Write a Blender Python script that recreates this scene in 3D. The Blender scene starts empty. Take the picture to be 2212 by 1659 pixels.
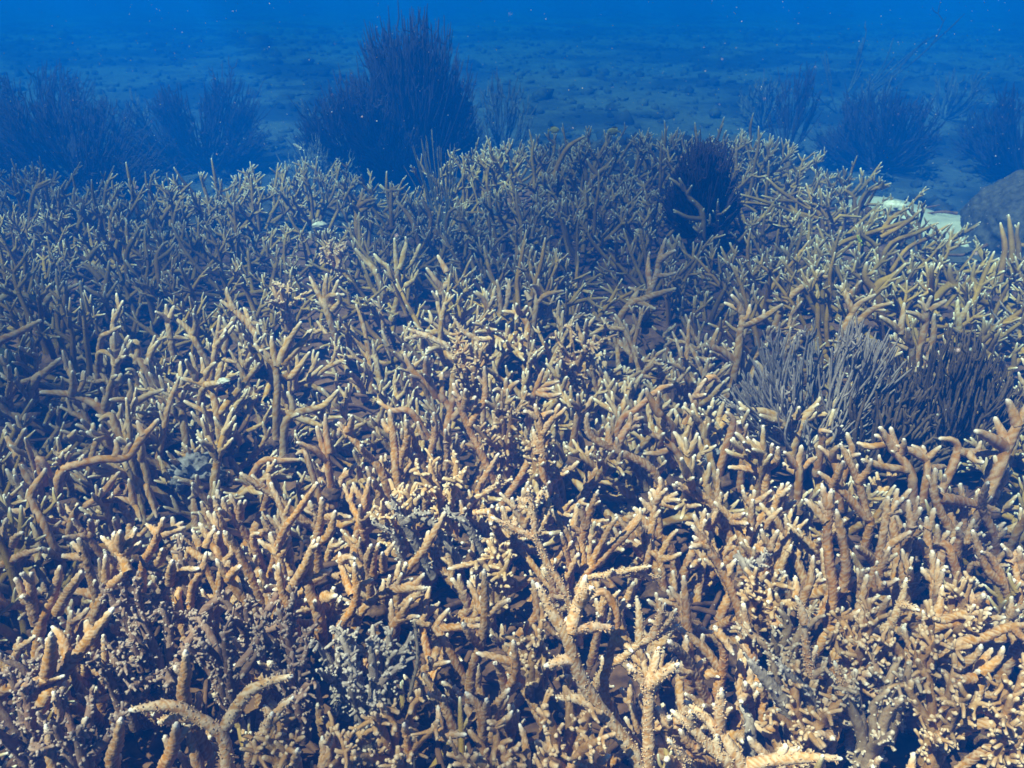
import bpy, math, random
import numpy as np

# ------------------------------------------------------------------ camera, world, sun, exposure
S = bpy.context.scene
COL = S.collection
R = math.radians
S.render.engine = 'CYCLES'
S.cycles.use_denoising = True
S.cycles.denoiser = 'OPENIMAGEDENOISE'
S.cycles.max_bounces = 6
S.cycles.diffuse_bounces = 3
S.cycles.volume_bounces = 1
S.cycles.transparent_max_bounces = 8
S.cycles.sample_clamp_indirect = 6.0
cam_d = bpy.data.cameras.new('camera')
cam_d.sensor_width = 36.0
cam_d.lens = 1916 / 2212 * 36.0
cam_d.dof.use_dof = True
cam_d.dof.focus_distance = 1.75
cam_d.dof.aperture_fstop = 10.0
cam_d.clip_start = 0.02
cam_d.clip_end = 200.0
cam = bpy.data.objects.new('camera', cam_d)
cam.location = (0, 0, 0.95)
cam.rotation_euler = (R(90 - 25.2), 0, 0)
COL.objects.link(cam)
S.camera = cam

SUN_DIR = np.array([-0.40, -0.36, 0.84]); SUN_DIR /= np.linalg.norm(SUN_DIR)
world = bpy.data.worlds.new('World')
S.world = world
world.use_nodes = True
wn = world.node_tree.nodes
sky = wn.new('ShaderNodeTexSky')
sky.sky_type = 'NISHITA'
sky.sun_disc = False
sky.sun_elevation = math.asin(SUN_DIR[2])
sky.sun_rotation = math.atan2(SUN_DIR[0], SUN_DIR[1])
world.node_tree.links.new(sky.outputs[0], wn['Background'].inputs[0])
wn['Background'].inputs[1].default_value = 0.05

sun_d = bpy.data.lights.new('sun', 'SUN')
sun_d.energy = 5.0
sun_d.angle = R(0.5)
sun_d.color = (1.0, 0.825, 0.605)
sun = bpy.data.objects.new('sun', sun_d)
sun.rotation_euler = (math.acos(SUN_DIR[2]), 0, math.atan2(SUN_DIR[0], -SUN_DIR[1]))
COL.objects.link(sun)

S.view_settings.view_transform = 'Standard'
S.view_settings.look = 'None'
S.view_settings.exposure = 1.5
S.view_settings.gamma = 1.0
HAZE_DENSITY = 0.25
HAZE_COLOR = (0.001, 0.072, 0.39)
CAUSTIC_OFFSET = (7.7, 6.1, 0.0)  # shifts the painted light pools of the water sheet
HAZE_ABSORB = (0.035, 0.49, 0.84)

# ------------------------------------------------------------------ terrain shape
def hash2(ix, iy):
    h = np.sin(ix * 127.1 + iy * 311.7) * 43758.5453
    return h - np.floor(h)
def vnoise(x, y):
    x = np.asarray(x, float); y = np.asarray(y, float)
    ix = np.floor(x); iy = np.floor(y); fx = x - ix; fy = y - iy
    fx = fx * fx * (3 - 2 * fx); fy = fy * fy * (3 - 2 * fy)
    a = hash2(ix, iy); b = hash2(ix + 1, iy); c = hash2(ix, iy + 1); d = hash2(ix + 1, iy + 1)
    return (a * (1 - fx) + b * fx) * (1 - fy) + (c * (1 - fx) + d * fx) * fy - 0.5
def ztop(x, y):
    return 0.05 * (y - 1.2) + 0.0 * x
def ground_z(x, y):
    x = np.asarray(x, float); y = np.asarray(y, float)
    z = 0.05 * (y - 1.2) - 0.30
    z = z + 0.08 * vnoise(x * 1.3 + 7, y * 1.3) + 0.035 * vnoise(x * 4.1, y * 4.1 + 3) + 0.012 * vnoise(x * 13, y * 13)
    far = np.clip((y - 4.5) / 4.0, 0, 1)
    z = z + far * (0.07 * vnoise(x * 0.6 + 2, y * 0.6 + 5) + 0.035 * vnoise(x * 2.2, y * 2.2))
    side = 1 / (1 + np.exp((x + 0.12) / 0.10)) + 1 / (1 + np.exp((2.0 - x) / 0.15))   # hollows either side of the back mound
    side = np.clip(side + np.clip((y - 5.6) / 2.5, 0, 1), 0, 1)
    z = z - 0.48 * np.clip((y - 4.0) / 2.0, 0, 1) * side
    drop = np.clip(y - 9.0, 0, 40)                                                     # the reef falls away into deep water
    return z - 0.018 * drop ** 1.35

# ------------------------------------------------------------------ materials
def mat(name):
    m = bpy.data.materials.new(name); m.use_nodes = True
    nt = m.node_tree; b = nt.nodes['Principled BSDF']
    return m, nt, b
def node(nt, t, **kw):
    n = nt.nodes.new(t)
    for k, v in kw.items(): setattr(n, k, v)
    return n
def ramp(nt, fac, stops):
    n = node(nt, 'ShaderNodeValToRGB')
    e = n.color_ramp.elements
    while len(e) < len(stops): e.new(0.5)
    for el, (p, c) in zip(e, stops):
        el.position = p; el.color = (*c, 1) if len(c) == 3 else c
    nt.links.new(fac, n.inputs[0])
    return n.outputs[0]
def mix(nt, f, a, b, blend='MIX'):
    n = node(nt, 'ShaderNodeMix', data_type='RGBA', blend_type=blend)
    for s, v in ((n.inputs[0], f), (n.inputs[6], a), (n.inputs[7], b)):
        if hasattr(v, 'links'): nt.links.new(v, s)
        elif isinstance(v, (int, float)): s.default_value = v
        else: s.default_value = (*v, 1)
    return n.outputs[2]
def math_n(nt, op, a, b=0.0):
    n = node(nt, 'ShaderNodeMath', operation=op)
    for s, v in zip(n.inputs, (a, b)):
        if hasattr(v, 'links'): nt.links.new(v, s)
        else: s.default_value = v
    return n.outputs[0]
def noise(nt, scale, detail=3.0, coord=None, rough=0.55):
    n = node(nt, 'ShaderNodeTexNoise'); n.inputs['Scale'].default_value = scale
    n.inputs['Detail'].default_value = detail; n.inputs['Roughness'].default_value = rough
    if coord is None:
        coord = node(nt, 'ShaderNodeTexCoord').outputs['Object']
    nt.links.new(coord, n.inputs['Vector'])
    return n.outputs[0]

def coral_material(name, deep, mid, upper, tip, knob_gain=0.35, up_len=0.026, tip_len=0.0052):
    """pigment runs from ochre tissue at the base to frosted new growth at the axial tip; 'tipdist' is metres of branch left to the tip"""
    m, nt, b = mat(name)
    at = node(nt, 'ShaderNodeAttribute', attribute_name='tipdist').outputs['Fac']
    kn = node(nt, 'ShaderNodeAttribute', attribute_name='knob').outputs['Fac']
    info = node(nt, 'ShaderNodeObjectInfo').outputs['Random']
    coord = node(nt, 'ShaderNodeTexCoord').outputs['Object']
    n1 = noise(nt, 22, 4, coord)
    n2 = noise(nt, 260, 3, coord)
    body = mix(nt, ramp(nt, n1, [(0.35, (0, 0, 0)), (0.68, (1, 1, 1))]), deep, mid)
    vary = ramp(nt, info, [(0.0, (0.78, 0.80, 0.72)), (0.5, (1, 1, 1)), (1.0, (1.16, 1.08, 1.0))])
    body = mix(nt, 1.0, body, vary, 'MULTIPLY')
    jit = math_n(nt, 'MULTIPLY_ADD', n1, 0.5); nt.nodes[-1].inputs[2].default_value = 0.75
    d = math_n(nt, 'MULTIPLY', at, jit)
    up = math_n(nt, 'POWER', 2.718, math_n(nt, 'MULTIPLY', d, -1.0 / up_len))
    c = mix(nt, math_n(nt, 'MULTIPLY', up, 0.85), body, upper)
    tp = math_n(nt, 'POWER', 2.718, math_n(nt, 'MULTIPLY', math_n(nt, 'POWER', math_n(nt, 'MULTIPLY', d, 1.0 / tip_len), 1.1), -1.0))
    c = mix(nt, tp, c, tip)
    kf = math_n(nt, 'MULTIPLY', kn, knob_gain)
    c = mix(nt, kf, c, mix(nt, 0.5, upper, tip))
    c = mix(nt, 0.35, c, ramp(nt, n2, [(0.3, (0.55, 0.55, 0.55)), (0.7, (1.25, 1.25, 1.25))]), 'MULTIPLY')
    nt.links.new(c, b.inputs['Base Color'])
    b.inputs['Roughness'].default_value = 0.75
    b.inputs['Specular IOR Level'].default_value = 0.2
    vor = node(nt, 'ShaderNodeTexVoronoi'); vor.inputs['Scale'].default_value = 330
    nt.links.new(coord, vor.inputs['Vector'])
    bp = node(nt, 'ShaderNodeBump'); bp.inputs['Strength'].default_value = 0.5; bp.inputs['Distance'].default_value = 0.0012
    bp.invert = True
    nt.links.new(vor.outputs['Distance'], bp.inputs['Height']); nt.links.new(bp.outputs[0], b.inputs['Normal'])
    return m
M = {}
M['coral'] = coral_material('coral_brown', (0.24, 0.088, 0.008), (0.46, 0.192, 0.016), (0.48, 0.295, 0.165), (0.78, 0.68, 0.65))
M['coral_mid_water_tint'] = coral_material('coral_mid_water_tint', (0.215, 0.092, 0.009), (0.41, 0.198, 0.020), (0.45, 0.305, 0.17), (0.77, 0.69, 0.65))  # part of the water's red loss with distance mixed into the pigment
M['coral_far_water_tint'] = coral_material('coral_far_water_tint', (0.19, 0.095, 0.010), (0.36, 0.205, 0.026), (0.42, 0.31, 0.17), (0.74, 0.70, 0.64))  # far copy: olive cast of the water put into the coral colour
M['spiky'] = coral_material('coral_pale', (0.36, 0.165, 0.055), (0.50, 0.25, 0.09), (0.56, 0.36, 0.22), (0.86, 0.80, 0.74), 0.45)
M['tan'] = coral_material('coral_tan_knobby', (0.21, 0.092, 0.024), (0.36, 0.175, 0.050), (0.43, 0.25, 0.12), (0.58, 0.42, 0.31), 0.3, 0.012, 0.004)
M['cream'] = coral_material('coral_cream_knobby', (0.36, 0.18, 0.065), (0.50, 0.27, 0.10), (0.56, 0.35, 0.19), (0.70, 0.53, 0.40), 0.3, 0.012, 0.004)
M['purple'] = coral_material('coral_purple_knobby', (0.13, 0.060, 0.036), (0.23, 0.125, 0.085), (0.28, 0.175, 0.135), (0.42, 0.32, 0.29), 0.3, 0.010, 0.003)
M['grey'] = coral_material('coral_grey_knobby', (0.19, 0.105, 0.055), (0.30, 0.19, 0.11), (0.37, 0.25, 0.17), (0.52, 0.43, 0.37), 0.3, 0.010, 0.003)
M['dead'] = coral_material('dead_coral', (0.15, 0.10, 0.085), (0.27, 0.20, 0.175), (0.33, 0.26, 0.235), (0.50, 0.42, 0.39), 0.4, 0.02, 0.004)

def simple_material(name, a, b_, scale, rough=0.85, bump=0.0, detail=5.0, use_random=False):
    m, nt, b = mat(name)
    n = noise(nt, scale, detail)
    c = ramp(nt, n, [(0.32, a), (0.70, b_)])
    if use_random:
        info = node(nt, 'ShaderNodeObjectInfo').outputs['Random']
        c = mix(nt, 1.0, c, ramp(nt, info, [(0, (0.7, 0.7, 0.75)), (1, (1.3, 1.25, 1.2))]), 'MULTIPLY')
    nt.links.new(c, b.inputs['Base Color'])
    b.inputs['Roughness'].default_value = rough
    b.inputs['Specular IOR Level'].default_value = 0.2
    if bump:
        bp = node(nt, 'ShaderNodeBump'); bp.inputs['Strength'].default_value = 0.8; bp.inputs['Distance'].default_value = bump
        nt.links.new(n, bp.inputs['Height']); nt.links.new(bp.outputs[0], b.inputs['Normal'])
    return m
M['tip'] = simple_material('frosted_tip', (0.60, 0.50, 0.46), (0.84, 0.76, 0.73), 400)
M['base'] = simple_material('encrusted_base', (0.05, 0.024, 0.014), (0.17, 0.085, 0.042), 90, bump=0.004)
M['rubble'] = simple_material('algae_rubble', (0.055, 0.024, 0.014), (0.20, 0.095, 0.045), 30, use_random=False, bump=0.004)
M['sand'] = simple_material('pale_sand', (0.26, 0.23, 0.20), (0.40, 0.36, 0.32), 14, bump=0.004)
M['rock'] = simple_material('dead_coral_rock', (0.08, 0.065, 0.07), (0.32, 0.29, 0.31), 40, bump=0.006)
M['white'] = simple_material('bleached_rubble', (0.32, 0.29, 0.25), (0.62, 0.59, 0.54), 60, bump=0.002)
M['boulder'] = simple_material('boulder_coral', (0.025, 0.022, 0.022), (0.075, 0.065, 0.062), 45, bump=0.012)
M['olive'] = simple_material('olive_boulder_coral', (0.06, 0.065, 0.02), (0.13, 0.13, 0.05), 90, bump=0.003)
M['plume_dark'] = simple_material('dark_purple_gorgonian', (0.018, 0.010, 0.012), (0.050, 0.028, 0.032), 60)
M['plume_mid'] = simple_material('dim_gorgonian', (0.06, 0.05, 0.048), (0.13, 0.11, 0.10), 40)
M['plume_pale'] = simple_material('pale_gorgonian', (0.15, 0.13, 0.11), (0.30, 0.27, 0.22), 40)
M['rod_grey'] = simple_material('grey_sea_rod', (0.20, 0.15, 0.14), (0.40, 0.325, 0.31), 120, bump=0.001)
M['rod_brown'] = simple_material('brown_sea_rod', (0.065, 0.040, 0.024), (0.165, 0.105, 0.062), 120, bump=0.001)
M['whip'] = simple_material('pale_sea_whip', (0.20, 0.18, 0.14), (0.32, 0.29, 0.23), 90)
M['stick'] = simple_material('algae_stick', (0.12, 0.085, 0.065), (0.26, 0.20, 0.16), 150)
M['snow'] = simple_material('drifting_specks', (0.45, 0.38, 0.37), (0.65, 0.58, 0.56), 5)
M['fish_dark'] = simple_material('dark_fish_skin', (0.008, 0.008, 0.012), (0.025, 0.022, 0.03), 60, rough=0.5)
M['fish_fin'] = simple_material('dark_fish_fin', (0.012, 0.011, 0.016), (0.03, 0.027, 0.035), 90, rough=0.5)
M['fish_eye'] = simple_material('fish_eye', (0.30, 0.28, 0.22), (0.5, 0.48, 0.4), 90, rough=0.2)
M['fish_yellow'] = simple_material('yellow_fish_skin', (0.28, 0.22, 0.03), (0.40, 0.33, 0.06), 60, rough=0.5)
M['fish_green'] = simple_material('yellow_green_fish_skin', (0.45, 0.55, 0.04), (0.70, 0.68, 0.08), 80, rough=0.5)
M['fish_pale'] = simple_material('pale_fish_skin', (0.6, 0.58, 0.52), (0.8, 0.78, 0.74), 60, rough=0.4)

def seabed_material():
    m, nt, b = mat('seabed')
    co = node(nt, 'ShaderNodeTexCoord').outputs['Object']
    a = noise(nt, 3.2, 8, co, 0.72); f = noise(nt, 22, 6, co, 0.7)
    c1 = ramp(nt, f, [(0.35, (0.03, 0.025, 0.022)), (0.65, (0.075, 0.062, 0.054))])
    c2 = ramp(nt, f, [(0.35, (0.045, 0.038, 0.034)), (0.65, (0.095, 0.083, 0.075))])
    c = mix(nt, ramp(nt, a, [(0.40, (0, 0, 0)), (0.60, (1, 1, 1))]), c1, c2)
    nt.links.new(c, b.inputs['Base Color']); b.inputs['Roughness'].default_value = 0.95
    bp = node(nt, 'ShaderNodeBump'); bp.inputs['Strength'].default_value = 1.0; bp.inputs['Distance'].default_value = 0.03
    nt.links.new(f, bp.inputs['Height']); nt.links.new(bp.outputs[0], b.inputs['Normal'])
    return m
M['seabed'] = seabed_material()
M['lump'] = simple_material('reef_lump', (0.02, 0.017, 0.015), (0.075, 0.063, 0.055), 5.0, bump=0.01)

def caustic_water_material():
    """rippled sea surface: caustic light is painted into its transparency as clearer strands and broad pools"""
    m, nt, b = mat('painted_caustic_water')
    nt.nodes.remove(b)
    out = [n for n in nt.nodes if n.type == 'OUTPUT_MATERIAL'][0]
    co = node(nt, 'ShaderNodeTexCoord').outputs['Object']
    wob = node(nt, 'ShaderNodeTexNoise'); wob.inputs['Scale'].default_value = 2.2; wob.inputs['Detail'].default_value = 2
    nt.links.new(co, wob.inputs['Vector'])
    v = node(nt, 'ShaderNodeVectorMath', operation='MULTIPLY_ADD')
    mp = node(nt, 'ShaderNodeMapping'); mp.inputs['Location'].default_value = CAUSTIC_OFFSET; nt.links.new(co, mp.inputs[0]); co = mp.outputs[0]
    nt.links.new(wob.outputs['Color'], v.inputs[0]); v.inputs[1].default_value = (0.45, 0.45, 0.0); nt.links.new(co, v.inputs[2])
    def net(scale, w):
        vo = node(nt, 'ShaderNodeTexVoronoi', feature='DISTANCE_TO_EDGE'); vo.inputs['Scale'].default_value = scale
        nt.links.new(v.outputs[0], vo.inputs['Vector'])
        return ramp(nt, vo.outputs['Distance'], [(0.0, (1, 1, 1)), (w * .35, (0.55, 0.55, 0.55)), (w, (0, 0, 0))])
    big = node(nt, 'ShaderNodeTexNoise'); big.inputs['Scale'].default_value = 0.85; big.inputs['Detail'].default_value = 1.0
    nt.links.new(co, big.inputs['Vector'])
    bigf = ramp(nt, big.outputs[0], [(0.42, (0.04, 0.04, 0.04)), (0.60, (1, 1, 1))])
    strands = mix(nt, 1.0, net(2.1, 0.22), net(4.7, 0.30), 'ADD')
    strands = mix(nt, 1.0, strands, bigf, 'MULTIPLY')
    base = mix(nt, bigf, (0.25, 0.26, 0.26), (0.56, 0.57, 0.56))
    tcol = mix(nt, strands, base, (1.0, 1.0, 0.98))  # bright strands and pools of dappled sun, painted as transmission colour
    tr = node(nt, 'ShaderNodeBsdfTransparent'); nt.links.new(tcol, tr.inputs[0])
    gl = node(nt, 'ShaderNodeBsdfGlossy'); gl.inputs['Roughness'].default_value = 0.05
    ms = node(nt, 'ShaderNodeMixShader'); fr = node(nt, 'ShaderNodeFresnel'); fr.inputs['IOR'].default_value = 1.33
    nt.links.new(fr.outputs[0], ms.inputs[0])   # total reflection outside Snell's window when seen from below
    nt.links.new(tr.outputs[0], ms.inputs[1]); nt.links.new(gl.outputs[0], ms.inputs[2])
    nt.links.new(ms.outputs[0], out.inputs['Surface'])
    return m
M['water'] = caustic_water_material()

# ------------------------------------------------------------------ mesh building
class MB:
    """collects tubes and other pieces of ONE part, then links them as one mesh object"""
    def __init__(self):
        self.V = []; self.Q = []; self.T = []; self.d = []; self.k = []; self.n = 0
    def add(self, V, Q=None, T=None, d=None, k=None):
        V = np.asarray(V, float); m = len(V)
        self.V.append(V)
        if Q is not None and len(Q): self.Q.append(np.asarray(Q) + self.n)
        if T is not None and len(T): self.T.append(np.asarray(T) + self.n)
        self.d.append(np.full(m, 0.2) if d is None else d)
        self.k.append(np.zeros(m) if k is None else k)
        self.n += m
    def mesh(self, name, material):
        V = np.concatenate(self.V)
        Q = np.concatenate(self.Q) if self.Q else np.zeros((0, 4), int)
        T = np.concatenate(self.T) if self.T else np.zeros((0, 3), int)
        me = bpy.data.meshes.new(name)
        me.vertices.add(len(V)); me.vertices.foreach_set('co', V.astype(np.float32).ravel())
        nl = Q.size + T.size
        me.loops.add(nl); me.loops.foreach_set('vertex_index', np.concatenate([Q.ravel(), T.ravel()]).astype(np.int32))
        np_ = len(Q) + len(T)
        me.polygons.add(np_)
        st = np.concatenate([np.arange(len(Q)) * 4, Q.size + np.arange(len(T)) * 3]).astype(np.int32)
        me.polygons.foreach_set('loop_start', st)
        me.polygons.foreach_set('use_smooth', np.ones(np_, bool))
        for nm, arr in (('tipdist', self.d), ('knob', self.k)):
            a = me.attributes.new(nm, 'FLOAT', 'POINT')
            a.data.foreach_set('value', np.concatenate(arr).astype(np.float32))
        me.materials.append(material)
        me.update(calc_edges=True)
        return me
    def build(self, name, material, parent=None, loc=(0, 0, 0)):
        o = bpy.data.objects.new(name, self.mesh(name, material))
        COL.objects.link(o)
        if parent is not None: o.parent = parent
        o.location = loc
        return o

def tag(o, label, cat, group=None):
    o['label'] = label; o['category'] = cat
    if group: o['group'] = group
    return o
def thing(name, label, cat, loc, group=None, rz=0.0, scale=1.0):
    o = bpy.data.objects.new(name, None); COL.objects.link(o)
    o.empty_display_size = 0.05
    o.location = [float(c) for c in loc]; o.rotation_euler = (0, 0, rz); o.scale = (scale,) * 3
    return tag(o, label, cat, group)

def resample(P, step):
    P = np.asarray(P, float)
    if len(P) == 2: P = np.array([P[0], (P[0] + P[1]) / 2, P[1]])
    E = np.vstack([2 * P[0] - P[1], P, 2 * P[-1] - P[-2]])
    out = []
    for i in range(1, len(E) - 2):
        p0, p1, p2, p3 = E[i - 1], E[i], E[i + 1], E[i + 2]
        n = max(1, int(round(np.linalg.norm(p2 - p1) / step)))
        t = (np.arange(n) / n)[:, None]
        out.append(0.5 * (2 * p1 + (p2 - p0) * t + (2 * p0 - 5 * p1 + 4 * p2 - p3) * t ** 2 + (3 * p1 - p0 - 3 * p2 + p3) * t ** 3))
    out.append(E[-2][None])
    return np.concatenate(out)

def tube(mb, P, r0, r1, sides, step, bump=0.0, blunt=2.2, rng=None, taper_pow=1.0, wob=0.0, dscale=1.0, cap=True):
    """a tapering, round-ended branch along the control points P; bump raises a staggered relief of small cups"""
    C = resample(P, step)
    n = len(C)
    if n < 3: C = resample(P, np.linalg.norm(np.asarray(P[-1]) - np.asarray(P[0])) / 3.01 + 1e-6); n = len(C)
    seg = np.linalg.norm(np.diff(C, axis=0), axis=1); s = np.concatenate([[0], np.cumsum(seg)]); L = s[-1]
    if cap:  # two extra rings close to the end so that it rounds off
        e = min(r1 * (0.5 if blunt > 2 else 0.8), L * 0.3)
        keep = s < L - e * 1.05
        tgt = np.concatenate([s[keep], [L - e, L - e * .5, L - e * .15, L - e * 0.01]])
        C = np.stack([np.interp(tgt, s, C[:, i]) for i in range(3)], 1); s = tgt; n = len(C)
    f = s / max(L, 1e-9)
    r = r0 + (r1 - r0) * f ** taper_pow
    if cap:
        if blunt > 2: r = r * (0.50 + 0.50 * np.clip((L - s) / (5.5 * r0), 0, 1) ** 0.8)
        Lb = min((1.0 if blunt > 2 else blunt) * r1, L * 0.6)
        u = np.clip((s - (L - Lb)) / Lb, 0, 1)
        r = r * np.sqrt(np.clip(1 - u ** 2.2, 0.0, 1)) + 1e-5
    if wob and rng is not None:
        r = r * (1 + wob * np.interp(np.arange(n), np.linspace(0, n, 9), rng.uniform(-1, 1, 9)))
    tg = np.gradient(C, axis=0); tg /= np.linalg.norm(tg, axis=1)[:, None] + 1e-12
    ref = np.eye(3)[int(np.argmin(np.abs(tg.mean(0))))]
    a = np.cross(tg, ref); a /= np.linalg.norm(a, axis=1)[:, None] + 1e-12
    b = np.cross(tg, a)
    th = np.arange(sides) * 2 * np.pi / sides
    dirs = a[:, None, :] * np.cos(th)[None, :, None] + b[:, None, :] * np.sin(th)[None, :, None]
    rr = np.repeat(r[:, None], sides, 1)
    kn = np.zeros((n, sides))
    V = C[:, None, :] + dirs * rr[:, :, None]
    if bump:
        ii, jj = np.meshgrid(np.arange(n), np.arange(sides), indexing='ij')
        kn = ((ii + jj) % 2).astype(float)
        if rng is not None: kn = np.abs(kn - (rng.uniform(size=kn.shape) < 0.30))
        amp = kn * bump * np.clip(r / (r1 * .8 + 1e-9), 0.2, 1)[:, None]
        if rng is not None: amp = amp * rng.uniform(0.25, 1.5, amp.shape)
        V = V + dirs * amp[:, :, None] + tg[:, None, :] * (amp * 0.9)[:, :, None]
    d = np.repeat((L - s)[:, None], sides, 1) * dscale
    idx = np.arange(n * sides).reshape(n, sides)
    nx = np.roll(idx, -1, 1)
    Q = np.stack([idx[:-1], nx[:-1], nx[1:], idx[1:]], -1).reshape(-1, 4)
    V = V.reshape(-1, 3); T = None
    if cap:
        V = np.vstack([V, C[-1] + tg[-1] * r[-1] * 0.3])
        top = n * sides
        T = np.stack([idx[-1], nx[-1], np.full(sides, top)], -1)
        d = np.concatenate([d.ravel(), [0]]); kn = np.concatenate([kn.ravel(), [0]])
    mb.add(V, Q, T, d.ravel(), kn.ravel())
    return C, s, r, tg

def unit(v):
    v = np.asarray(v, float); return v / (np.linalg.norm(v) + 1e-12)
def perp(t, rng):
    v = rng.normal(size=3); v -= t * v.dot(t); return unit(v)

LEVEL = {'near': (12, 0.0036, 0.0017), 'mid': (8, 0.0075, 0.0014), 'far': (5, 0.027, 0.0)}

def nubs(mb, C, s, r, tg, rng, length=0.0052, rad=0.0012, pitch=0.0042):
    """open polyps: short pale pegs standing out all round a branch"""
    n = int(s[-1] / pitch * 3.2)
    for _ in range(n):
        q = s[-1] * rng.uniform(0.05, 1.0)
        c = np.array([np.interp(q, s, C[:, i]) for i in range(3)]); rr = np.interp(q, s, r)
        t = unit([np.interp(q, s, tg[:, i]) for i in range(3)])
        w = perp(t, rng); dr = unit(w + t * rng.uniform(0.2, 0.9))
        l = length * rng.uniform(0.5, 1.3)
        p0 = c + w * rr * 0.8
        k = 4
        th = np.arange(k) * 2 * np.pi / k
        a = perp(dr, rng); b = np.cross(dr, a)
        ring = a[None] * np.cos(th)[:, None] + b[None] * np.sin(th)[:, None]
        V = np.vstack([p0 + ring * rad, p0 + dr * l * .7 + ring * rad * .95, p0 + dr * (l)])
        i = np.arange(k); j = (i + 1) % k
        mb.add(V, np.stack([i, j, j + k, i + k], 1), np.stack([i + k, j + k, np.full(k, 2 * k)], 1),
               np.concatenate([np.full(k, .08), np.full(k, .03), [0.006]]), np.concatenate([np.full(k, .0), np.full(k, .6), [1.0]]))

def lumps(mb, C, s, r, rng, density, size, sides=6, bias=(0, 0, 0.5)):
    """knobby growth: stubby rounded side fingers crowding a branch"""
    n = max(6, int(density * s[-1]))
    for _ in range(n):
        q = s[-1] * rng.uniform(0.08, 1.0)
        c = np.array([np.interp(q, s, C[:, i]) for i in range(3)])
        dr = unit(rng.normal(size=3) + np.asarray(bias))
        l = size * rng.uniform(0.4, 1.7); rr = size * rng.uniform(0.16, 0.30)
        p = c + dr * l; 
        tube(mb, [c, c + dr * l * .5 + rng.normal(size=3) * l * .06, p], rr, rr * 0.72, sides - 1, l / 2.6, 0.0009, blunt=1.2, rng=rng, wob=.12)
        for _ in range(rng.integers(0, 2)):
            d2 = unit(dr + rng.normal(size=3) * 0.9); l2 = l * rng.uniform(.35, .6)
            b0 = c + dr * l * rng.uniform(.5, .85)
            tube(mb, [b0, b0 + d2 * l2], rr * .8, rr * .65, 4, l2 / 2, blunt=1.2)

# ------------------------------------------------------------------ staghorn coral
def staghorn_spec(rng, spread=1.0):
    """branches of one colony: [[(points, r0, r1), ...] per branch]"""
    nb = int(rng.integers(4, 7)); out = []
    az0 = rng.uniform(0, 2 * np.pi)
    for i in range(nb):
        az = az0 + i * 2 * np.pi / nb + rng.uniform(-.4, .4)
        tilt = R(rng.uniform(10, 86)) * spread
        h = np.array([math.cos(az), math.sin(az), 0.0])
        d = h * math.sin(tilt) + np.array([0, 0, math.cos(tilt)])
        L = rng.uniform(0.17, 0.29); r = rng.uniform(0.0066, 0.0088)
        p = h * rng.uniform(0.01, 0.045); p[2] = -0.02
        P = [p.copy()]
        for k in range(4):
            d = unit(d + np.array([0, 0, 0.04]) + rng.normal(size=3) * 0.15)
            p = p + d * L / 4; P.append(p.copy())
        tubes = [(P, r * 1.15, r * 0.66)]
        C = resample(P, 0.01); m = len(C)
        def twig(c, t, l, rr, deep):
            w = unit(perp(t, rng) + np.array([0, 0, 0.25]))
            ang = R(rng.uniform(38, 66)); dd = unit(t * math.cos(ang) + w * math.sin(ang))
            q1 = c + dd * l * .5; dd2 = unit(dd + t * .25 + np.array([0, 0, .15]) + rng.normal(size=3) * .12); q2 = q1 + dd2 * l * .5
            tubes.append(([c - dd * rr * .5, q1, q2], rr, rr * .64))
            if deep and l > 0.045:
                for _ in range(rng.integers(1, 3)):
                    twig(q1 + (q2 - q1) * rng.uniform(0, .5), dd2, l * rng.uniform(.4, .65), rr * .88, False)
        for _ in range(int(rng.integers(2, 5))):
            f = rng.uniform(0.35, 0.93); a = int(f * (m - 2))
            twig(C[a], unit(C[a + 1] - C[a]), rng.uniform(0.032, 0.10) * (1.2 - .5 * f), r * rng.uniform(.75, .9), True)
        for _ in range(int(rng.integers(0, 3))):
            a = int(rng.uniform(.80, .95) * (m - 2))
            twig(C[a], unit(C[a + 1] - C[a]), rng.uniform(0.02, 0.045), r * .75, False)
        out.append(tubes)
    return out
def staghorn_parts(spec, level, rng):
    sides, step, bump = LEVEL[level]
    mbs = []
    for tubes in spec:
        mb = MB()
        for k, (P, r0, r1) in enumerate(tubes):
            tube(mb, P, r0, r1, sides if k == 0 else max(5, sides - (sides > 8) * 2), step, bump, rng=rng, wob=0.05)
        mbs.append(mb)
    return mbs

def in_view(p, margin=0.0):
    P = R(25.2); v = np.asarray(p, float) - np.array([0, 0, 0.95])
    f = v[1] * math.cos(P) - v[2] * math.sin(P); u = v[1] * math.sin(P) + v[2] * math.cos(P)
    if f < 0.1: return None
    x = 1106 + 1916 * v[0] / f; y = 829.5 - 1916 * u / f
    if -margin <= x <= 2212 + margin and -margin <= y <= 1659 + margin: return x, y, f
    return None

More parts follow.
